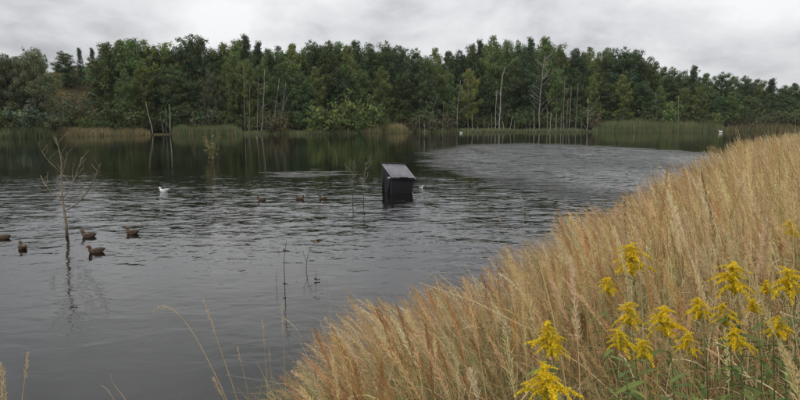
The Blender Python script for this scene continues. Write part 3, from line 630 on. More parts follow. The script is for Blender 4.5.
def heads(pile, rng, curve, t0, HL, n, spk, col, size, wsc):
    """bristly flower heads round the upper stems: many thin spikelets"""
    s = (np.arange(spk)[None] + rng.random((n, spk))) / spk
    t = t0[:, None] + HL[:, None] * s * .98
    A = curve(t); T = curve(t + .02) - A; T /= np.linalg.norm(T, axis=-1)[..., None]
    rad = rng.normal(size=(n, spk, 3)); rad -= (rad * T).sum(-1)[..., None] * T; rad /= np.linalg.norm(rad, axis=-1)[..., None]
    sh = np.sin(np.pi * np.clip(s * .86 + .12, 0, 1)) * size[:, None]
    ang = .22 + .42 * rng.random((n, spk)) ** 1.3; ln = .010 + .030 * sh * rng.uniform(.5, 1.25, (n, spk))
    D = T * np.cos(ang)[..., None] + rad * np.sin(ang)[..., None]
    tip = A + D * ln[..., None]; tip[..., 2] -= .10 * ln
    sd = np.cross(D, rng.normal(size=D.shape)); sd /= np.linalg.norm(sd, axis=-1)[..., None]
    wv = ((.0009 + .0008 * rng.random((n, spk))) * wsc)[..., None]; mid = A + D * (ln * .35)[..., None]
    V = np.stack([mid - sd * wv, mid + sd * wv, tip], 2).reshape(-1, 3)
    hc = np.clip(col[:, None] * rng.uniform(.82, 1.22, (n, spk, 1)), 0, .85)
    pile.add(V, np.arange(n * spk * 3).reshape(-1, 3), np.repeat(hc.reshape(-1, 3), 3, 0))
def stems(pile, rng, n, rmin, rmax, K, spk, leafn, wscale, hw, dmin=-.45, dmax=9.0, hmul=1.0, umin=180, umax=960):
    xy = sample_bank(rng, n, dmin, dmax, rmin, rmax, umin, umax); x, y = xy.T; d = near_d(x, y); z = np.maximum(ground_z(x, y), -.15)
    patch = nz(x, y, 1.3, 5)
    edge = np.clip(1 - d / 2.8, 0, 1) * sstep(11, 3, x)      # waterside fringe: redder and more bent
    H = (1.08 + .24 * rng.normal(size=n) + .16 * patch) * hmul; H = np.clip(H, .5, 1.7)
    th = np.radians(np.clip(9 + 9 * rng.normal(size=n) + 32 * edge + 5 * nz(x, y, .8, 9), -16, 66))
    az = np.pi + .28 + .42 * rng.normal(size=n) - .3 * edge + .75 * nz(x, y, .7, 21)
    lodged = rng.random(n) < .04 * (np.hypot(x, y) > 3.5) + .16 * (nz(x, y, 1.5, 31) > .55)      # bent-over and flattened stems
    th = np.where(lodged, np.radians(rng.uniform(35, 78, n)), th); az = np.where(lodged, rng.uniform(0, 6.283, n), az)
    bend = H * (.05 + .10 * rng.random(n) + .25 * edge * rng.random(n))
    dirx, diry = np.cos(az), np.sin(az)
    def mk(sel):
        X, Y, Z, h, t_, b, cx, cy = [a[sel] for a in (x, y, z, H, th, bend, dirx, diry)]
        def curve(t):
            lat = np.sin(t_)[:, None] * h[:, None] * t + b[:, None] * t ** 3
            up = np.cos(t_)[:, None] * h[:, None] * t - .45 * b[:, None] * t ** 4
            return np.stack([X[:, None] + cx[:, None] * lat, Y[:, None] + cy[:, None] * lat, Z[:, None] + up], -1)
        return curve
    allc = mk(np.arange(n)); tip = allc(np.full((n, 1), 1.0))[:, 0]
    pu_, pv_ = project(tip); tol = np.where(rng.random(n) < .07, 16 * rng.random(n), 4 * rng.random(n)) + (rng.random(n) < .08) * 22 * rng.random(n) * (pu_ < 660)
    ok = (pv_ > env_v(pu_) - tol) & (np.hypot(x, y) > 1.3)
    thin = np.where(x < 3.2, np.clip(.10 + .55 * (nz(x, y, 2.1, 4) > .15) + .13 * d, 0, 1), np.clip(.62 + .55 * nz(x, y, 1.9, 8), .25, 1))   # tufts and open gaps
    for (gx_, gy_) in CLEAR: thin = thin * np.where((np.abs(x - gx_ * (y / gy_)) < .17) & (y < gy_ + .15) & (y > gy_ - .6), .75, 1)       # the flowers grow in gaps of the grass
    ok &= rng.random(n) < thin
    keep = np.where(ok)[0]; n = len(keep); curve = mk(keep)
    x, y, z, H, th, az, bend, dirx, diry, edge, d, patch = [a[keep] for a in (x, y, z, H, th, az, bend, dirx, diry, edge, d, patch)]
    red = rng.random(n) < np.clip(.85 * np.clip(1.1 - d / 3.6, 0, 1) * sstep(16, 9, x) + .06 + .18 * (patch > .6), 0, .95)
    col = np.where(red[:, None], pal(rng, n, RUST, [4, 3, 2, 2]), pal(rng, n, STRAW, [4, 4, 3, 2, 1.3]))
    P = curve(np.tile(np.linspace(0, 1, K + 1), (n, 1)))
    f = rng.uniform(0, 6.283, n); face = np.column_stack([np.cos(f), np.sin(f) * .5, 0 * f]); face /= np.linalg.norm(face, axis=1)[:, None]
    W = .0032 * wscale * rng.uniform(.7, 1.2, n)[:, None] * np.linspace(1.25, .5, K + 1)
    stemcol = col * np.array((.92, .93, .86)); gr_ = rng.random(n) < .2; stemcol[gr_] = stemcol[gr_] * np.array((.55, .72, .5))
    pile.add(*ribbons(P, W, face, stemcol))
    has = np.where(rng.random(n) < .88)[0]; m = len(has)
    x0 = (x, y, z, H, th, bend, dirx, diry)
    X, Y, Z, h, t_, b, cx, cy = [a[has] for a in x0]
    def c2(t):
        lat = np.sin(t_)[:, None] * h[:, None] * t + b[:, None] * t ** 3
        up = np.cos(t_)[:, None] * h[:, None] * t - .45 * b[:, None] * t ** 4
        return np.stack([X[:, None] + cx[:, None] * lat, Y[:, None] + cy[:, None] * lat, Z[:, None] + up], -1)
    HL = rng.uniform(.14, .27, m); size = (.35 + 1.15 * rng.random(m) ** 1.6) * (1 - .4 * edge[has])
    heads(pile, rng, c2, 1 - HL, HL, m, spk, col[has], size, hw)
    for _ in range(leafn):      # dry curling leaves
        t0 = rng.uniform(.08, .66, n); lat = np.sin(th) * H * t0; base = np.column_stack([x + dirx * lat, y + diry * lat, z + np.cos(th) * H * t0])
        la = rng.uniform(0, 6.283, n) * .55 + az * .45; ll = rng.uniform(.16, .42, n); kk = np.linspace(0, 1, 5); up = rng.uniform(.1, .9, n); dr = rng.uniform(.3, 1.3, n)
        Q = np.stack([base[:, 0, None] + np.cos(la)[:, None] * ll[:, None] * kk * .75, base[:, 1, None] + np.sin(la)[:, None] * ll[:, None] * kk * .75,
                      base[:, 2, None] + ll[:, None] * (up[:, None] * kk - dr[:, None] * kk ** 2.2 * .8)], -1)
        pu_, pv_ = project(Q[:, 2]); okl = pv_ > env_v(pu_) - 4
        fc = np.column_stack([-np.sin(la), np.cos(la), rng.normal(size=n) * .5]); fc /= np.linalg.norm(fc, axis=1)[:, None]
        lw = .0050 * wscale * rng.uniform(.5, 1.2, n)[:, None] * np.array((.7, 1, .9, .6, .1))
        greenish = rng.random(n) < .14 + .2 * (patch > .5)
        lc = np.where(greenish[:, None], pal(rng, n, [(.13, .18, .05), (.21, .23, .09)], [1, 1]), col * .92)
        pile.add(*ribbons(Q[okl], lw[okl], fc[okl], lc[okl]))
def blades(pile, rng, n, rmin, rmax, hmin, hmax, cols, wts, wid, dmin=-.3, dmax=9, umin=180, umax=960, kseg=4, lean=.5, mask=None):
    xy = sample_bank(rng, n, dmin, dmax, rmin, rmax, umin, umax)
    if mask is not None: xy = xy[mask(xy[:, 0], xy[:, 1], rng)]
    x, y = xy.T; n = len(x); z = np.maximum(ground_z(x, y), -.1) - .02
    H = rng.uniform(hmin, hmax, n); az = np.where(rng.random(n) < .6, np.pi + .8 * rng.normal(size=n), rng.uniform(0, 6.283, n)); ln = H * rng.uniform(.15, 1.0, n) * lean * 1.6; k = np.linspace(0, 1, kseg + 1)
    P = np.stack([x[:, None] + np.cos(az)[:, None] * ln[:, None] * k ** 1.6, y[:, None] + np.sin(az)[:, None] * ln[:, None] * k ** 1.6,
                  z[:, None] + H[:, None] * (k - rng.uniform(.05, .55, n)[:, None] * k ** 3)], -1)
    mid = P[:, -2]; pu_, pv_ = project(mid); ok = (pv_ > env_v(pu_) + 2) & (np.hypot(x, y) > 1.2); P = P[ok]; az = az[ok]; n = len(P)
    fc = np.column_stack([-np.sin(az), np.cos(az), rng.normal(size=n) * .4]); fc /= np.linalg.norm(fc, axis=1)[:, None]
    W = wid * rng.uniform(.6, 1.3, n)[:, None] * np.linspace(1, .08, kseg + 1) ** .6
    pile.add(*ribbons(P, W, fc, pal(rng, n, cols, wts, .2)))
def march(u, v, h):
    """point on the sight line of the pixel that lies h above the bank"""
    d = ray(u, v); ts = np.linspace(1.4, 40, 4000); P = np.array((0, 0, CAMZ)) + ts[:, None] * d
    gap = P[:, 2] - ground_z(P[:, 0], P[:, 1]); i = np.where(gap < h)[0]
    return P[i[0]] if len(i) else P[300]
GOLD = [(629, 264, 38, 1.08, 'goldenrod with drooping yellow plumes, highest in the centre of the bank'), (607, 288, 22, 1.05, 'small goldenrod sprig left below the highest centre plume'), (731, 284, 40, 1.12, 'broad golden plume highest right of centre on the bank'),
        (786, 286, 34, 1.12, 'goldenrod plume at the right frame edge'), (765, 290, 18, 1.08, 'small goldenrod plume just left of the right edge plume'), (547, 344, 42, .98, 'goldenrod with arching plumes left of all the others'),
        (542, 388, 50, .95, 'lowest goldenrod plume at the bottom left of the flowers'), (627, 318, 30, 1.0, 'goldenrod plume in the middle, upper of a close pair'), (618, 343, 28, .98, 'goldenrod plume in the middle, lower left of a close pair'),
        (663, 326, 38, 1.0, 'bright goldenrod plume right of the middle pair'), (686, 347, 28, .96, 'goldenrod plume below and right of the bright middle one'), (641, 352, 26, .95, 'low goldenrod plume between the middle plumes'),
        (697, 312, 28, 1.03, 'goldenrod plume left below the broad golden plume'), (722, 318, 30, 1.03, 'goldenrod plume directly under the broad golden plume'), (733, 342, 28, .98, 'lower drooping goldenrod plume under the broad golden one'), (776, 330, 28, 1.0, 'goldenrod plume below the right frame edge plume'), (752, 308, 18, 1.05, 'small goldenrod sprig between the broad plume and the right edge')]
CLEAR = [tuple(march(a[0], a[1], a[3])[:2]) for a in GOLD]
rng = np.random.default_rng(2021)
pile = Pile()
stems(pile, rng, 1150, 1.6, 3.2, 7, 170, 2, 1.0, 1.1)
stems(pile, rng, 4600, 2.8, 5.4, 6, 70, 2, 1.05, 1.15)
stems(pile, rng, 16000, 5.0, 10.0, 5, 30, 2, 1.25, 1.9)
stems(pile, rng, 23000, 9.5, 17.0, 4, 14, 1, 1.8, 3.2, dmax=8)
stems(pile, rng, 18000, 16.0, 34.0, 3, 8, 1, 2.6, 5.0, dmax=9)
stems(pile, rng, 2600, 1.8, 9.0, 5, 22, 1, 1.2, 1.8, umin=950, umax=1900)
tag(pile.build('dry_grass', M['grass']), 'tall dry tan feathery grass covering the near bank', 'grass', kind='stuff')
pile = Pile()
DRYB = [(.30, .21, .11), (.22, .15, .075), (.42, .32, .19), (.12, .085, .045)]
blades(pile, rng, 14000, 1.3, 5.5, .25, 1.0, DRYB, [3, 3, 2, 2], .0042)
blades(pile, rng, 22000, 5.0, 12.0, .25, 1.0, DRYB, [3, 3, 2, 2], .0065)
blades(pile, rng, 16000, 11.0, 34.0, .25, .95, DRYB, [3, 3, 2, 2], .014, kseg=3)
ARCH = [(.50, .37, .20), (.58, .46, .28), (.40, .24, .11)]
blades(pile, rng, 2200, 2.2, 6.0, .7, 1.25, ARCH, [3, 2, 2], .0045, lean=.75, kseg=7)
blades(pile, rng, 4500, 5.5, 13.0, .7, 1.25, ARCH, [3, 2, 3], .007, lean=.75, kseg=6)
tag(pile.build('dry_undergrowth', M['grass']), 'tangled brown dead blades low between the tall grass on the near bank', 'grass', kind='stuff')
pile = Pile()
GRN = [(.13, .20, .045), (.18, .25, .065), (.10, .16, .04), (.25, .27, .10)]
def gmask(x, y, rng): return rng.random(len(x)) < np.clip(.45 + .55 * nz(x, y, 1.7, 12) + .4 * (np.hypot(x, y) < 6.5) - .25 * (np.hypot(x, y) > 10), .04, 1)
blades(pile, rng, 900, 3.6, 6.2, .5, 1.15, GRN, [3, 3, 2, 2], .008, dmin=-.2, dmax=2.2, umin=190, umax=345, lean=.25)
blades(pile, rng, 5000, 3.8, 9.0, .5, 1.1, GRN, [3, 3, 2, 3], .0065, dmin=0, dmax=3.0, umin=300, umax=590, lean=.45, mask=lambda x, y, r_: r_.random(len(x)) < np.clip(.35 + .6 * nz(x, y, 1.9, 2), .05, 1))
blades(pile, rng, 12000, 1.3, 5.5, .2, .9, GRN, [3, 3, 3, 2], .006, mask=gmask)
blades(pile, rng, 13000, 5.0, 12.0, .2, .9, GRN, [3, 3, 3, 2], .008, mask=gmask)
blades(pile, rng, 5000, 1.4, 9.0, .15, .5, GRN + DRYB[:2], [3, 3, 3, 2, 2, 2], .009, umin=-700, umax=240)
blades(pile, rng, 3500, 11, 26, .3, .9, GRN, [3, 3, 3, 2], .014, mask=gmask, kseg=3)
blades(pile, rng, 2600, 1.6, 8.0, .15, .6, [(.10, .15, .04), (.14, .19, .055)], [1, 1], .020, mask=lambda x, y, r_: nz(x, y, 2.3, 6) > .25, kseg=3)
blades(pile, rng, 6000, 1.4, 9.0, .15, .6, GRN + DRYB[:2], [2, 2, 2, 2, 3, 3], .009, umin=940, umax=2400, kseg=3)
tag(pile.build('green_grass', M['grass']), 'fresh green grass blades growing low through the dry bank grass', 'grass', kind='stuff')

# ---------------------------------------------------------------- dead sapling and twigs standing in the water
def px_tube(mb, pts, y, r0, r1, org, k=6, dyy=0.0, sub=3):
    P = np.array([at_y(a, b, y + dyy * i) for i, (a, b) in enumerate(pts)]) - org
    t = np.linspace(0, len(P) - 1, (len(P) - 1) * sub + 1); Q = np.column_stack([np.interp(t, np.arange(len(P)), P[:, a]) for a in range(3)])
    for _ in range(2): Q[1:-1] = (Q[:-2] + 2 * Q[1:-1] + Q[2:]) / 4
    mb.tube(Q, np.linspace(r0, r1, len(Q)), k)
sy = float(on_z(67, 236)[1]); org = on_z(67, 236) + np.array((0, 0, -.5))
sap = tag(empty('dead_sapling', org), 'bare dead sapling with spreading branches standing in the water at left', 'dead tree')
t = MB(); px_tube(t, [(67.6, 252), (67.1, 236), (66, 220), (63.5, 208.5), (62, 194), (61.5, 175), (61.8, 163), (60, 152.5), (55.5, 137.5)], sy, .050, .009, org, 7); t.build('trunk', M['sapling'], sap)
for pts, dyy, r in [([(64.2, 211), (69, 208.5), (78, 203.4), (87, 193), (94.4, 178), (100.4, 163.6)], -.12, .026), ([(62.4, 199), (52.5, 194.4), (46.5, 187), (40.5, 175.5)], .16, .022), ([(47, 187.6), (47, 180), (48, 172)], .1, .010),
                    ([(62.4, 199), (70.5, 188.4), (75, 178), (81.8, 157)], .14, .02), ([(61.6, 173), (48, 161.5), (40.5, 149.5), (38.6, 142)], -.1, .016), ([(61.8, 168), (67.5, 154), (70.5, 149)], -.1, .012), ([(61.6, 176), (65, 166), (67, 152)], .12, .012),
                    ([(88, 192), (93, 190), (101, 184.5)], .1, .008), ([(73, 183), (72, 172), (74, 163)], .1, .009), ([(61, 158), (58, 149), (59, 141)], .1, .009), ([(52, 194), (46, 192), (43, 186)], -.1, .008)]:
    b = MB(); px_tube(b, pts, sy, r * .85, r * .36, org, 5, dyy); b.build('branch', M['sapling'], sap)
rgs = np.random.default_rng(3)
for a_, b_ in [(94.4, 178), (87, 193), (78, 203), (81, 160), (75, 178), (46.5, 187), (52, 194), (42, 152), (48, 161), (58, 146), (61.5, 180), (62, 190), (97, 171), (69, 153), (61.7, 170), (72, 186), (43, 181), (60, 155), (90, 187), (84, 197), (99, 166), (78, 168), (66, 195), (57, 197), (50, 191), (44, 156), (57, 169), (64, 160), (58, 143), (80, 172)]:
    sx_ = rgs.choice((-1, 1)); l_ = rgs.uniform(5, 14); b = MB()
    px_tube(b, [(a_, b_), (a_ + sx_ * l_ * .35, b_ - l_ * .5), (a_ + sx_ * l_ * rgs.uniform(.4, .9), b_ - l_ * rgs.uniform(.8, 1.2))], sy + rgs.uniform(-.15, .15), .010, .005, org, 4, rgs.uniform(-.1, .1), 2); b.build('side_twig', M['sapling'], sap)
def twig(pts, r, label, extra=(), leaf=(), mat='twig', name='bare_twig', cat='twig', rnd_tw=0, seed=0, spread=8):
    base = on_z(pts[0][0], pts[0][1]); y = float(base[1]); o = tag(empty(name, base + np.array((0, 0, -.4))), label, cat); org = base + np.array((0, 0, -.4))
    m = MB(); px_tube(m, [(pts[0][0], pts[0][1] + .4 / y * F)] + list(pts), y, r, r * .4, org, 5); m.build('stem', M[mat], o)
    rg = np.random.default_rng(seed + 900); P = np.array(pts, float)
    ex = list(extra)
    for i in range(rnd_tw):
        q_ = rg.uniform(.35, .98) * (len(P) - 1); a = np.array([np.interp(q_, np.arange(len(P)), P[:, c]) for c in (0, 1)])
        s = rg.choice((-1, 1)); l = spread * rg.uniform(.4, 1); w1, w2 = rg.uniform(.1, .9), rg.uniform(.1, 1.3); ex.append([tuple(a), (a[0] + s * l * .5 * w2, a[1] - l * .6 * w1), (a[0] + s * l * w2 * rg.uniform(.4, 1.1), a[1] - l * rg.uniform(.3, 1.3))])
    for e_ in ex:
        m = MB(); px_tube(m, e_, y, r * .62, r * .34, org, 4, rg.uniform(-.1, .1), 2); m.build('side_twig', M[mat], o)
    for (a, b, s, mt) in leaf:      # withered leaf, a curled blade
        c = at_y(a, b, y) - org; L_ = s; k = np.linspace(-1, 1, 5); V = []
        for q_ in k: wv = .38 * L_ * (1 - q_ * q_ * .9); V += [c + np.array((q_ * L_, -wv, .25 * L_ * q_ * q_)), c + np.array((q_ * L_ + .1 * L_, 0, -.18 * L_)), c + np.array((q_ * L_, wv, .3 * L_ * (1 - q_)))]
        Q = [(i * 3 + j, i * 3 + j + 1, i * 3 + j + 4, i * 3 + j + 3) for i in range(4) for j in range(2)]
        obj('withered_leaf', make_mesh('withered_leaf', V, Q, smooth=True), M[mt], o)
    return o
M['rust'] = noise_mat('withered_leaf_brown', [(0.3, (0.10, 0.055, 0.025)), (0.7, (0.24, 0.14, 0.06))], 20, 3, .7)
twig([(285, 291), (284.2, 270), (284, 258), (286.6, 240)], .010, 'thin dark twig in open water, left of the one with a brown leaf', leaf=[(286, 251, .06, 'twig'), (285.4, 284, .05, 'twig')])
twig([(276.5, 287), (276.4, 270)], .006, 'very short dark twig just left of the thin dark twig')
twig([(306, 270), (307, 257), (311, 248), (315.4, 242)], .009, 'thin dark twig topped by a curled brown leaf in open water', extra=[[(306.6, 262), (303.5, 255), (303, 250)]], leaf=[(315.8, 242, .075, 'rust')])
twig([(316.6, 281), (315.4, 270)], .006, 'short bent dark twig right of the leaf-topped one', leaf=[(317, 279.5, .06, 'twig')])
twig([(353, 203), (352.6, 190), (352, 175), (353.6, 161)], .019, 'dead twiggy shrub stem in the water, farther left of the bin', rnd_tw=13, seed=1, spread=9, mat='snag_grey', name='dead_shrub', cat='dead shrub')
twig([(363.6, 204), (363.6, 190), (364.4, 176), (366, 162)], .019, 'dead twiggy shrub stem in the water next to the bin', rnd_tw=13, seed=2, spread=9, mat='snag_grey', name='dead_shrub', cat='dead shrub')
twig([(425.6, 184), (426, 174), (423.6, 160)], .016, 'bare twig bending left in the water right of the bin', rnd_tw=3, seed=3, spread=6)
rg = np.random.default_rng(5)
tb_ = on_z(213, 159.5); tuft = tag(empty('water_shrub', tb_ + np.array((0, 0, -.5))), 'small yellowish twiggy shrub standing alone in the dark water', 'shrub')
C_, R_ = [], []
for i in range(22):
    a_ = rg.uniform(0, 6.283); sp_ = rg.uniform(.1, .95); h_ = rg.uniform(1.0, 2.35); k = np.linspace(0, 1, 5)
    P = np.column_stack([math.cos(a_) * sp_ * k ** 1.4, math.sin(a_) * sp_ * k ** 1.4, .2 + h_ * k]); P[1:] += rg.normal(size=(4, 3)) * .03
    m = MB(); m.tube(P, np.linspace(.030, .012, 5), 4); m.build('stem', M['stemgreen'] if i % 3 else M['straw'], tuft)
    for q_ in (2, 3, 4):
        if rg.random() < .7: C_.append(P[q_]); R_.append(.18)
lm = leaves_mesh('leaves', C_, R_, 500, .06, (.21, .21, .085), rg); lm.materials.append(M['shrubleaf']); obj('leaves', lm, None, tuft)

# ---------------------------------------------------------------- half-sunk waste bin
M['bin'] = noise_mat('black_bin_plastic', [(0.3, (0.012, 0.012, 0.014)), (0.7, (0.022, 0.022, 0.025))], 9, 6, 0.6, 0.2, bump=.15, bscale=40)
M['lid'] = noise_mat('sky_sheen_lid_plastic', [(0.3, (0.075, 0.073, 0.082)), (0.7, (0.15, 0.147, 0.160))], 5, 6, 0.40, 0.5, bump=.1, bscale=30)  # the sky's grey sheen is painted into the dark lid's base colour
M['steel'] = noise_mat('dull_steel', [(0.3, (0.22, 0.22, 0.23)), (0.7, (0.36, 0.36, 0.37))], 15, 4, 0.45, .5)
by = float(on_z(396, 194)[1]); bl = on_z(396.4, 194); bl[1] = by + .62
bin_ = tag(empty('waste_bin', (bl[0], bl[1], -.55), math.radians(21)), 'black plastic waste container with sloping grey lid, half sunk in the lake', 'container')
bin_.rotation_euler = (math.radians(-1.5), math.radians(3.5), math.radians(25))
bin_.scale = (1.08, 1.15, 1.02)
Wt, Dt, Wb, Db, zf, zb_ = .54, .52, .46, .44, 1.25, 1.80       # half sizes; heights above the bin's own floor
m = MB(); m.hexa([(-Wb, -Db, 0), (Wb, -Db, 0), (Wb, Db, 0), (-Wb, Db, 0), (-Wt, -Dt, zf), (Wt, -Dt, zf), (Wt, Dt, zb_), (-Wt, Dt, zb_)])
o = m.build('body', M['bin'], bin_, False); bevel(o, .025, 3)
def slope(y): return zf + (y + Dt) / (2 * Dt) * (zb_ - zf)
def prism(mb, x0, x1, y0, y1, t0, t1):
    mb.hexa([(x0, y0, slope(y0) + t0), (x1, y0, slope(y0) + t0), (x1, y1, slope(y1) + t0), (x0, y1, slope(y1) + t0), (x0, y0, slope(y0) + t1), (x1, y0, slope(y0) + t1), (x1, y1, slope(y1) + t1), (x0, y1, slope(y1) + t1)])
m = MB(); prism(m, -Wt - .035, Wt + .035, -Dt - .05, Dt - .03, .012, .05); lid = m.build('lid', M['lid'], bin_, False); bevel(lid, .014)
for x0 in (0,):
    m = MB(); prism(m, -.44, .44, -Dt + .06, Dt - .16, .051, .062); r = m.build('panel', M['lid'], lid, False); bevel(r, .005)
m = MB(); m.box((0, -Dt - .065, zf + .015), (.20, .016, .022)); r = m.build('grip', M['bin'], lid, False); bevel(r, .008)
m = MB(); m.box((0, Dt + .01, zb_ + .035), (Wt + .07, .05, .05)); r = m.build('hinge_bar', M['bin'], bin_, False); bevel(r, .02)
for s in (-1, 1):
    m = MB(); m.tube([(s * (Wt - .02), -Dt + .10, zf - .03), (s * (Wt + .05), -Dt + .10, zf - .03), (s * (Wt + .12), -Dt + .10, zf - .03)], (.05, .055, .05), 12)
    m.build('trunnion', M['steel'], bin_)
    m = MB(); m.hexa([(s * (Wt + .0) + a * .018, y, z) for z, yy in ((.5, .30), (slope(-.3) - .12, .34)) for a, y in ((-1, -yy), (1, -yy), (1, -yy + .06), (-1, -yy + .06))]); r = m.build('side_rib', M['bin'], bin_, False)
    m = MB(); m.hexa([(s * (Wt + .0) + a * .018, y, z) for z, yy in ((.5, -.28), (slope(.3) - .12, -.32)) for a, y in ((-1, -yy), (1, -yy), (1, -yy + .06), (-1, -yy + .06))]); r = m.build('side_rib', M['bin'], bin_, False)
m = MB(); m.box((0, -Dt - .012, zf - .06), (Wt + .02, .03, .035)); r = m.build('front_rim', M['bin'], bin_, False); bevel(r, .012)

# ---------------------------------------------------------------- water birds
def loft(rows, k=14):
    """rows of (x, z, half width, half height): rings square to the spine, closed ends"""
    R = np.array(rows, float); P = np.column_stack([R[:, 0], 0 * R[:, 0], R[:, 1]])
    T = np.gradient(P, axis=0); T /= np.linalg.norm(T, axis=1)[:, None]; Nn = np.column_stack([-T[:, 2], 0 * T[:, 0], T[:, 0]])
    a = np.arange(k) * 2 * math.pi / k
    V = P[:, None] + np.array((0, 1.0, 0)) * (np.cos(a)[None] * R[:, 2:3])[..., None] + Nn[:, None] * (np.sin(a)[None] * R[:, 3:4])[..., None]
    n = len(R); i, j = np.meshgrid(np.arange(n - 1), np.arange(k), indexing='ij'); j2 = (j + 1) % k
    return V.reshape(-1, 3), np.stack([i * k + j, i * k + j2, (i + 1) * k + j2, (i + 1) * k + j], -1).reshape(-1, 4)
def smooth_rows(rows, f=3):
    R = np.array(rows, float); t = np.linspace(0, len(R) - 1, (len(R) - 1) * f + 1); Q = np.column_stack([np.interp(t, np.arange(len(R)), R[:, a]) for a in range(R.shape[1])])
    for _ in range(3): Q[1:-1] = (Q[:-2] + 2 * Q[1:-1] + Q[2:]) / 4
    return Q
MALLARD = [(-.25, .105, .006, .004), (-.21, .088, .040, .018), (-.16, .062, .080, .052), (-.08, .040, .106, .084), (0, .030, .114, .094), (.08, .034, .104, .092), (.130, .060, .080, .078), (.152, .098, .056, .058), (.160, .132, .046, .047), (.166, .162, .043, .045), (.184, .192, .046, .047), (.214, .202, .042, .040), (.242, .194, .025, .024), (.254, .190, .008, .008)]
SWAN = [(-.70, .36, .02, .015), (-.55, .30, .12, .07), (-.35, .22, .23, .18), (-.05, .17, .27, .23), (.22, .18, .22, .21), (.38, .26, .13, .15), (.42, .42, .065, .07), (.39, .58, .052, .055), (.37, .72, .048, .05), (.41, .83, .05, .052), (.48, .86, .055, .052), (.55, .83, .035, .032), (.58, .82, .008, .008)]
def mottle(name, a, b, c):
    return noise_mat(name, [(0.34, a), (0.5, b), (0.66, c)], 38, 4, .75, .2, (1, 1.6, 1.6))
M['duck'] = mottle('mottled_brown_plumage', (.022, .014, .010), (.085, .052, .032), (.20, .13, .08))
M['duckwing'] = mottle('dark_wing_plumage', (.018, .013, .010), (.048, .034, .025), (.13, .095, .068))
M['white_feather'] = noise_mat('white_plumage', [(0.3, (.62, .62, .60)), (0.7, (.80, .80, .78))], 12, 3, .8, .2)
M['grey_feather'] = noise_mat('grey_plumage', [(0.3, (.34, .35, .37)), (0.7, (.46, .47, .49))], 12, 3, .8, .2)
M['beak'] = noise_mat('beak_horn', [(0.3, (.10, .065, .03)), (0.7, (.20, .12, .045))], 20, 3, .5, .4)
M['eye'] = noise_mat('dark_eye', [(0.3, (.008, .007, .006)), (0.7, (.015, .012, .01))], 5, 2, .15, .6)
def bird_meshes(rows, beak, wing, eye):
    V, Q = loft(smooth_rows(rows)); body = make_mesh('bird_body', V, Q, smooth=True)
    V, Q = loft(smooth_rows(beak, 2), 8); bk = make_mesh('bird_beak', V, Q, smooth=True)
    wings = []
    for s in (-1, 1):
        x0, x1, zc, yo, th, hh, tz = wing; R = []
        for q_ in np.linspace(0, 1, 9): R.append((x0 + (x1 - x0) * q_, zc + tz * q_ ** 2, th * math.sin(math.pi * min(.97, .08 + q_ * .9)) ** .6, hh * math.sin(math.pi * min(.97, .10 + q_ * .88)) ** .7))
        V, Q = loft(R, 10); V[:, 1] += s * (yo * (1 - .55 * ((V[:, 0] - x0) / (x1 - x0)) ** 2)); wings.append(make_mesh('bird_wing', V, Q, smooth=True))
    eyes = []
    for s in (-1, 1):
        er, ex, ez, ey = eye; V, Q = loft([(ex - er, ez, er * .1, er * .1), (ex - er * .6, ez, er * .8, er * .8), (ex, ez, er, er), (ex + er * .6, ez, er * .8, er * .8), (ex + er, ez, er * .1, er * .1)], 8); V[:, 1] += s * ey; eyes.append(make_mesh('bird_eye', V, Q, smooth=True))
    return body, bk, wings, eyes
DUCK = bird_meshes(MALLARD, [(.243, .190, .018, .015), (.265, .181, .018, .011), (.288, .176, .017, .007), (.302, .175, .007, .003)], (.10, -.22, .070, .076, .040, .060, .03), (.007, .220, .211, .039))
GULL = bird_meshes([(r_[0], r_[1], r_[2] * .95, r_[3]) for r_ in MALLARD], [(.243, .190, .012, .012), (.265, .184, .009, .009), (.283, .178, .004, .004)], (.09, -.27, .076, .066, .042, .058, .045), (.007, .220, .211, .039))
SW = bird_meshes(SWAN, [(.56, .825, .028, .026), (.62, .80, .026, .02), (.68, .785, .018, .008)], (.28, -.62, .28, .18, .09, .16, .08), (.012, .49, .875, .05))
def water_bird(kind, u, v, rz, label, scale=1.0, cat='duck'):
    body, bk, wings, eyes = dict(duck=DUCK, gull=GULL, swan=SW)[kind]; p = on_z(u, v)
    o = tag(empty(kind if kind != 'duck' else 'brown_duck', (p[0], p[1], 0), rz), label, cat); o.scale = (scale,) * 3
    mb_, mw = (M['duck'], M['duckwing']) if kind == 'duck' else (M['white_feather'], M['grey_feather'] if kind == 'gull' else M['white_feather'])
    obj('body', body, mb_, o); obj('beak', bk, M['beak'], o)
    for a in wings: obj('wing', a, mw, o)
    for a in eyes: obj('eye', a, M['eye'], o)
    return o
PI = math.pi
for u, v, rz, lab, sc in [(3.5, 238.8, PI + .1, 'brown duck cut off by the left frame edge', .9), (22.5, 249, PI - .75, 'brown duck alone left of the dead sapling, head raised', .88), (89, 236.9, PI + .15, 'brown duck just right of the dead sapling', .92),
                          (96.5, 252.5, PI + .55, 'nearest brown duck, below the one beside the sapling', .9), (132.5, 233.8, PI - .2, 'rightmost brown duck of the near flock', .93),
                          (262, 200.3, PI + .2, 'left of three distant ducks in line left of the bin', .82), (300, 199.3, -.3, 'middle of three distant ducks in line left of the bin', .85), (323, 199.3, PI + .6, 'right of three distant ducks in line left of the bin', .8)]:
    water_bird('duck', u, v, rz, lab, sc)
water_bird('gull', 164, 191.6, PI + .25, 'white gull floating beyond the near duck flock', .95, 'gull')
water_bird('gull', 421, 188, .4, 'tiny white gull floating just right of the bin', .5, 'gull')
water_bird('swan', 461, 133.2, PI - .3, 'tiny white swan at the far shore right of the bin', .6, 'swan')
water_bird('swan', 720.5, 132.6, PI, 'white swan on dark water before the small round bush at right', .95, 'swan')

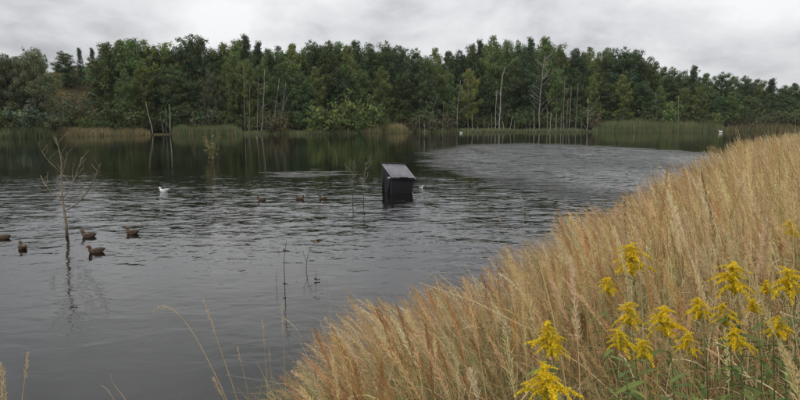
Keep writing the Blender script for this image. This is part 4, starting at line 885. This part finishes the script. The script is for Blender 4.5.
# ---------------------------------------------------------------- goldenrod
YEL = [(.76, .55, .018), (.84, .66, .05), (.58, .40, .018)]
def plume_mesh(seed):
    """arching side branch crowded with florets, 0.1 m long along +X"""
    rg = np.random.default_rng(seed); n = 430; s = rg.random(n) ** .8; L_ = .10
    X = L_ * s; Z = .040 * np.sin(s * 2.2) - .065 * s ** 2.0; w = .0085 * np.sin(np.pi * np.clip(s * .8 + .16, 0, 1)) + .003
    P = np.column_stack([X, rg.normal(size=n) * w * .7, Z + np.abs(rg.normal(size=n)) * w * .8])
    a = rg.normal(size=(n, 3)); a /= np.linalg.norm(a, axis=1)[:, None]; b = np.cross(a, rg.normal(size=(n, 3))); b /= np.linalg.norm(b, axis=1)[:, None]
    sz = (.0018 + .0018 * rg.random(n))[:, None]
    V = np.stack([P - a * sz, P + b * sz * .8, P + a * sz, P - b * sz * .8], 1).reshape(-1, 3); q0 = np.arange(n) * 4
    T = np.vstack([np.stack([q0, q0 + 1, q0 + 2], -1), np.stack([q0, q0 + 2, q0 + 3], -1)]); col = np.repeat(pal(rg, n, YEL, [3, 2, 2], .2), 4, 0)
    k = np.linspace(0, 1, 6); SP = np.column_stack([L_ * k, 0 * k, .040 * np.sin(k * 2.2) - .065 * k ** 2.0]); tb = MB(); tb.tube(SP, np.linspace(.0014, .0006, 6), 4)
    sv, sf = np.vstack(tb.v), np.vstack(tb.f)
    me = make_mesh('flower_plume', np.vstack([V, sv]), np.vstack([T, sf + len(V)]), np.vstack([col, np.tile((.18, .20, .05), (len(sv), 1))])); me.materials.append(M['flower']); return me
def leaf_mesh():
    k = np.linspace(0, 1, 6); V = []
    for q_ in k: wv = .0075 * math.sin(math.pi * min(.98, q_ * .95 + .05)) ** .8; zc = .02 * q_ - .045 * q_ ** 2; V += [(.09 * q_, -wv, zc + .003), (.09 * q_, 0, zc), (.09 * q_, wv, zc + .003)]
    Q = [(i * 3 + j, i * 3 + j + 3, i * 3 + j + 4, i * 3 + j + 1) for i in range(5) for j in range(2)]
    me = make_mesh('goldenrod_leaf', V, Q, np.tile((.145, .195, .055), (len(V), 1)), True); me.materials.append(M['shrubleaf']); return me
PLUMES = [plume_mesh(300 + i) for i in range(6)]; LEAF = leaf_mesh()
def goldenrod(u, v, wpx, label, h=.95, nb=16, seed=0, lean=.0, orange=False):
    rg = np.random.default_rng(seed + 70); c = march(u, v, h); dist = c[1]; size = wpx * .90 / F * dist
    gz = float(ground_z(c[0], c[1])); bx = c[0] + .10 + lean; o = tag(empty('goldenrod', (bx, c[1], gz - .02)), label, 'flower', 'yellow goldenrod plants in the bank grass')
    top = np.array((c[0] - bx, 0, c[2] - gz + .02 + size * .42)); k = np.linspace(0, 1, 8)
    S = np.column_stack([top[0] * k ** 1.8, .02 * np.sin(k * 5), top[2] * k]); m = MB(); m.tube(S, np.linspace(.0035, .0012, 8), 5); m.build('stem', M['stemgreen'], o)
    H_ = top[2]
    for i in range(nb):
        q_ = i / (nb - 1); zt = H_ - size * .80 * (1 - q_) ** 1.0; p = np.array((np.interp(zt / H_, k, S[:, 0]), 0, zt)); az = i * 2.399 + rg.normal() * .3
        pl = bpy.data.objects.new('flower_plume', PLUMES[i % 6]); COL.objects.link(pl); pl.parent = o; pl.location = p
        sc = size * .66 / .1 * (1.0 - .50 * q_) * rg.uniform(.65, 1.25); pl.scale = (sc, sc * rg.uniform(.9, 1.3), sc * rg.uniform(.8, 1.2)); pl.rotation_euler = (rg.normal() * .2, -.25 - .5 * q_ + rg.normal() * .15, az)
    for i in range(26):
        zt = H_ * (.30 + .62 * i / 26); lf = bpy.data.objects.new('leaf', LEAF); COL.objects.link(lf); lf.parent = o; lf.location = (np.interp(zt / H_, k, S[:, 0]), 0, zt)
        sc = rg.uniform(.6, 1.05); lf.scale = (sc, sc, sc); lf.rotation_euler = (rg.normal() * .2, rg.uniform(-.5, .3), i * 2.399 + rg.normal() * .2)
    return o
for i, (u, v, wpx, h, lab) in enumerate(GOLD):
    goldenrod(u, v, wpx * .98, lab, h, 30, i)
for i, (u, v, wpx, lab) in enumerate([(714, 175, 7, 'distant speck of goldenrod, upper left on the slope of dry grass'), (720, 184, 6, 'distant tiny goldenrod, lowest of the far specks'), (738, 174, 8, 'distant goldenrod speck, right of the far group'), (743, 179, 7, 'distant goldenrod speck at the far group right bottom'), (790, 231, 22, 'orange-yellow flower head in the grass near the right edge')]):
    goldenrod(u, v, wpx, lab, 1.0 if i < 4 else 1.05, 14, 40 + i)

# ---------------------------------------------------------------- single grass stalks standing clear of the bank
def stalk(pts, y, r, label, head=0, hlen=.12, hsize=.6, extra=(), seed=0, col=(.58, .46, .28), thick=1.0):
    """pixel polyline from the tip down; the foot runs on to the bank"""
    rg = np.random.default_rng(seed + 40); P = np.array([at_y(a, b, y) for a, b in pts][::-1]); d = P[0] - P[1]; d = d / abs(d[2])
    gz = float(ground_z(P[0][0], y)); foot = P[0] + d * max(.02, P[0][2] - gz + .03) * np.array((.6, .6, 1)); foot[2] = gz - .03
    P = np.vstack([foot, P]); org = foot.copy(); o = tag(empty('grass_stalk', org), label, 'grass stalk', 'single stalks at the water edge'); P = P - org
    t = np.linspace(0, len(P) - 1, (len(P) - 1) * 5 + 1); Q = np.column_stack([np.interp(t, np.arange(len(P)), P[:, a]) for a in range(3)])
    for _ in range(4): Q[1:-1] = (Q[:-2] + 2 * Q[1:-1] + Q[2:]) / 4
    m = MB(); m.tube(Q, np.linspace(r * 1.15, r * .45, len(Q)), 5); m.build('stem', M['straw'], o)
    if head:
        sl_ = np.concatenate([[0], np.cumsum(np.linalg.norm(np.diff(Q, axis=0), axis=1))]); seg = sl_[-1]; s = sl_ / seg; HL = np.array([hlen / seg]); pl = Pile()
        def cv(tt): tt = np.clip(tt, 0, 1); return np.stack([np.interp(tt, s, Q[:, a]) for a in range(3)], -1)
        def cv2(tt):
            a = cv(tt); nxt = cv(np.clip(tt + .02, 0, 1)); bad = tt + .02 > 1; return np.where(bad[..., None] & (tt[..., None] > 1), nxt, a)
        heads(pl, rg, lambda tt: cv(np.minimum(tt, 1)) + (np.maximum(tt - 1, 0))[..., None] * (Q[-1] - Q[-2]) * 10, 1 - HL, HL, 1, head, np.array([col]), np.array([hsize]), thick); pl.build('flower_head', M['grass'], o)
    for e_ in extra:
        E = np.array([at_y(a, b, y) for a, b in e_]) - org; n_ = len(E); Pp = Pile(); Pp.add(*ribbons(E[None], .005 * np.linspace(1, .2, n_)[None], np.array([(.3, .9, .3)]), np.array([col]))); Pp.build('leaf_blade', M['grass'], o)
    return o
stalk([(154, 314), (155, 309), (160, 306.5), (167, 306.5), (174, 310), (184, 320), (196, 337), (211, 366), (228, 400)], 2.9, .0022, 'tallest left stalk arching left with a hooked drooping tip', 60, .13, .5, seed=1)
stalk([(203, 299.5), (208, 312), (216, 336), (226, 366), (238, 400)], 2.9, .0024, 'stalk with a slim head leaning left, right of the hooked one', 90, .20, .5, seed=2)
stalk([(237.5, 347), (242, 366), (247, 386)], 3.0, .0016, 'short thin stalk between the leaning stalk and the upright ones', 40, .10, .35, seed=3)
stalk([(262, 319), (264.5, 345), (268, 396)], 3.1, .0019, 'thin upright stalk, left of the two tall upright ones', 60, .16, .35, seed=4)
stalk([(282, 303), (283, 335), (286, 396)], 3.1, .0021, 'tall upright stalk with one side leaf bending right', 70, .18, .35, extra=[[(284, 318), (292, 324), (298, 331), (302, 340)]], seed=5)
stalk([(269, 349), (271, 372), (274, 398)], 3.1, .0016, 'low thin stalk between the two upright stalks', 30, .08, .3, seed=6)
stalk([(329, 280), (329.4, 296), (330, 318), (331, 360)], 4.6, .0035, 'straight pale stick with a blunt tip before the water', 0, seed=7)
stalk([(28, 352.5), (26.5, 366), (24, 385), (21.5, 402)], 2.0, .0016, 'narrow seed stalk in the bottom left corner, tallest there', 90, .10, .35, seed=8)
stalk([(0.2, 364), (2.5, 380), (4, 402)], 1.7, .0020, 'plump seed head cut off by the bottom left frame edge', 160, .13, .8, seed=9)
stalk([(101, 385.5), (106, 388), (112, 396), (116, 404)], 2.2, .0014, 'short bent stalk at the bottom edge, lower left one of two', 0, seed=10)
stalk([(110.5, 374), (112, 382), (119, 391), (127, 401)], 2.2, .0013, 'thin bent stalk at the bottom edge, right one of two', 0, seed=11)
stalk([(309, 367), (314, 377), (319, 390), (324, 404)], 3.2, .0040, 'broken pale reed stub left in front of the bank grass', 0, seed=12)
stalk([(213, 378), (218, 388), (226, 402)], 2.8, .0022, 'plump low seed head at the bottom beneath the leaning stalk', 90, .10, .8, seed=13)
stalk([(520.4, 196), (522.6, 202), (523, 215), (527, 262)], 8.6, .0045, 'pale stalk rising against the water left of the rusty reeds', 40, .22, .5, seed=14, thick=2)
stalk([(475, 233), (480, 244), (492, 268), (502, 300)], 7.0, .0032, 'thin pale stalk leaning left above the fringe of the bank', 30, .12, .4, seed=15, thick=2)
stalk([(497, 214), (503, 228), (509, 250), (514, 290)], 7.6, .0032, 'thin grey stalk just left of the pale stalk against the water', 20, .1, .3, seed=16, thick=2)
stalk([(624, 196), (622, 208), (624, 240), (630, 300), (636, 360)], 2.6, .0026, 'large feathery seed stalk rising tallest in the centre of the bank', 200, .30, 1.0, seed=17)
stalk([(592, 168), (597, 180), (604, 205), (612, 240)], 12.5, .0055, 'dark thin stem above the bank beside the water, leaning left', 20, .2, .4, seed=18, thick=3, col=(.25, .18, .10))

# ---------------------------------------------------------------- thin damp air
hz = MB(); hz.box((0, 900, 12.5), (1520, 1620, 17.5)); hzo = hz.build('haze', None, None, False)
hm = bpy.data.materials.new('damp_air'); hm.use_nodes = True; hn = hm.node_tree.nodes; hn.remove(hn['Principled BSDF'])
pv = hn.new('ShaderNodeVolumePrincipled'); pv.inputs['Color'].default_value = (.86, .90, .95, 1); pv.inputs['Density'].default_value = 0.00008; pv.inputs['Anisotropy'].default_value = 0.0
hm.node_tree.links.new(pv.outputs[0], hn['Material Output'].inputs['Volume']); hzo.data.materials.append(hm); hzo['kind'] = 'stuff'; hzo['label'] = 'thin grey haze in the damp air over the lake'; hzo['category'] = 'haze'
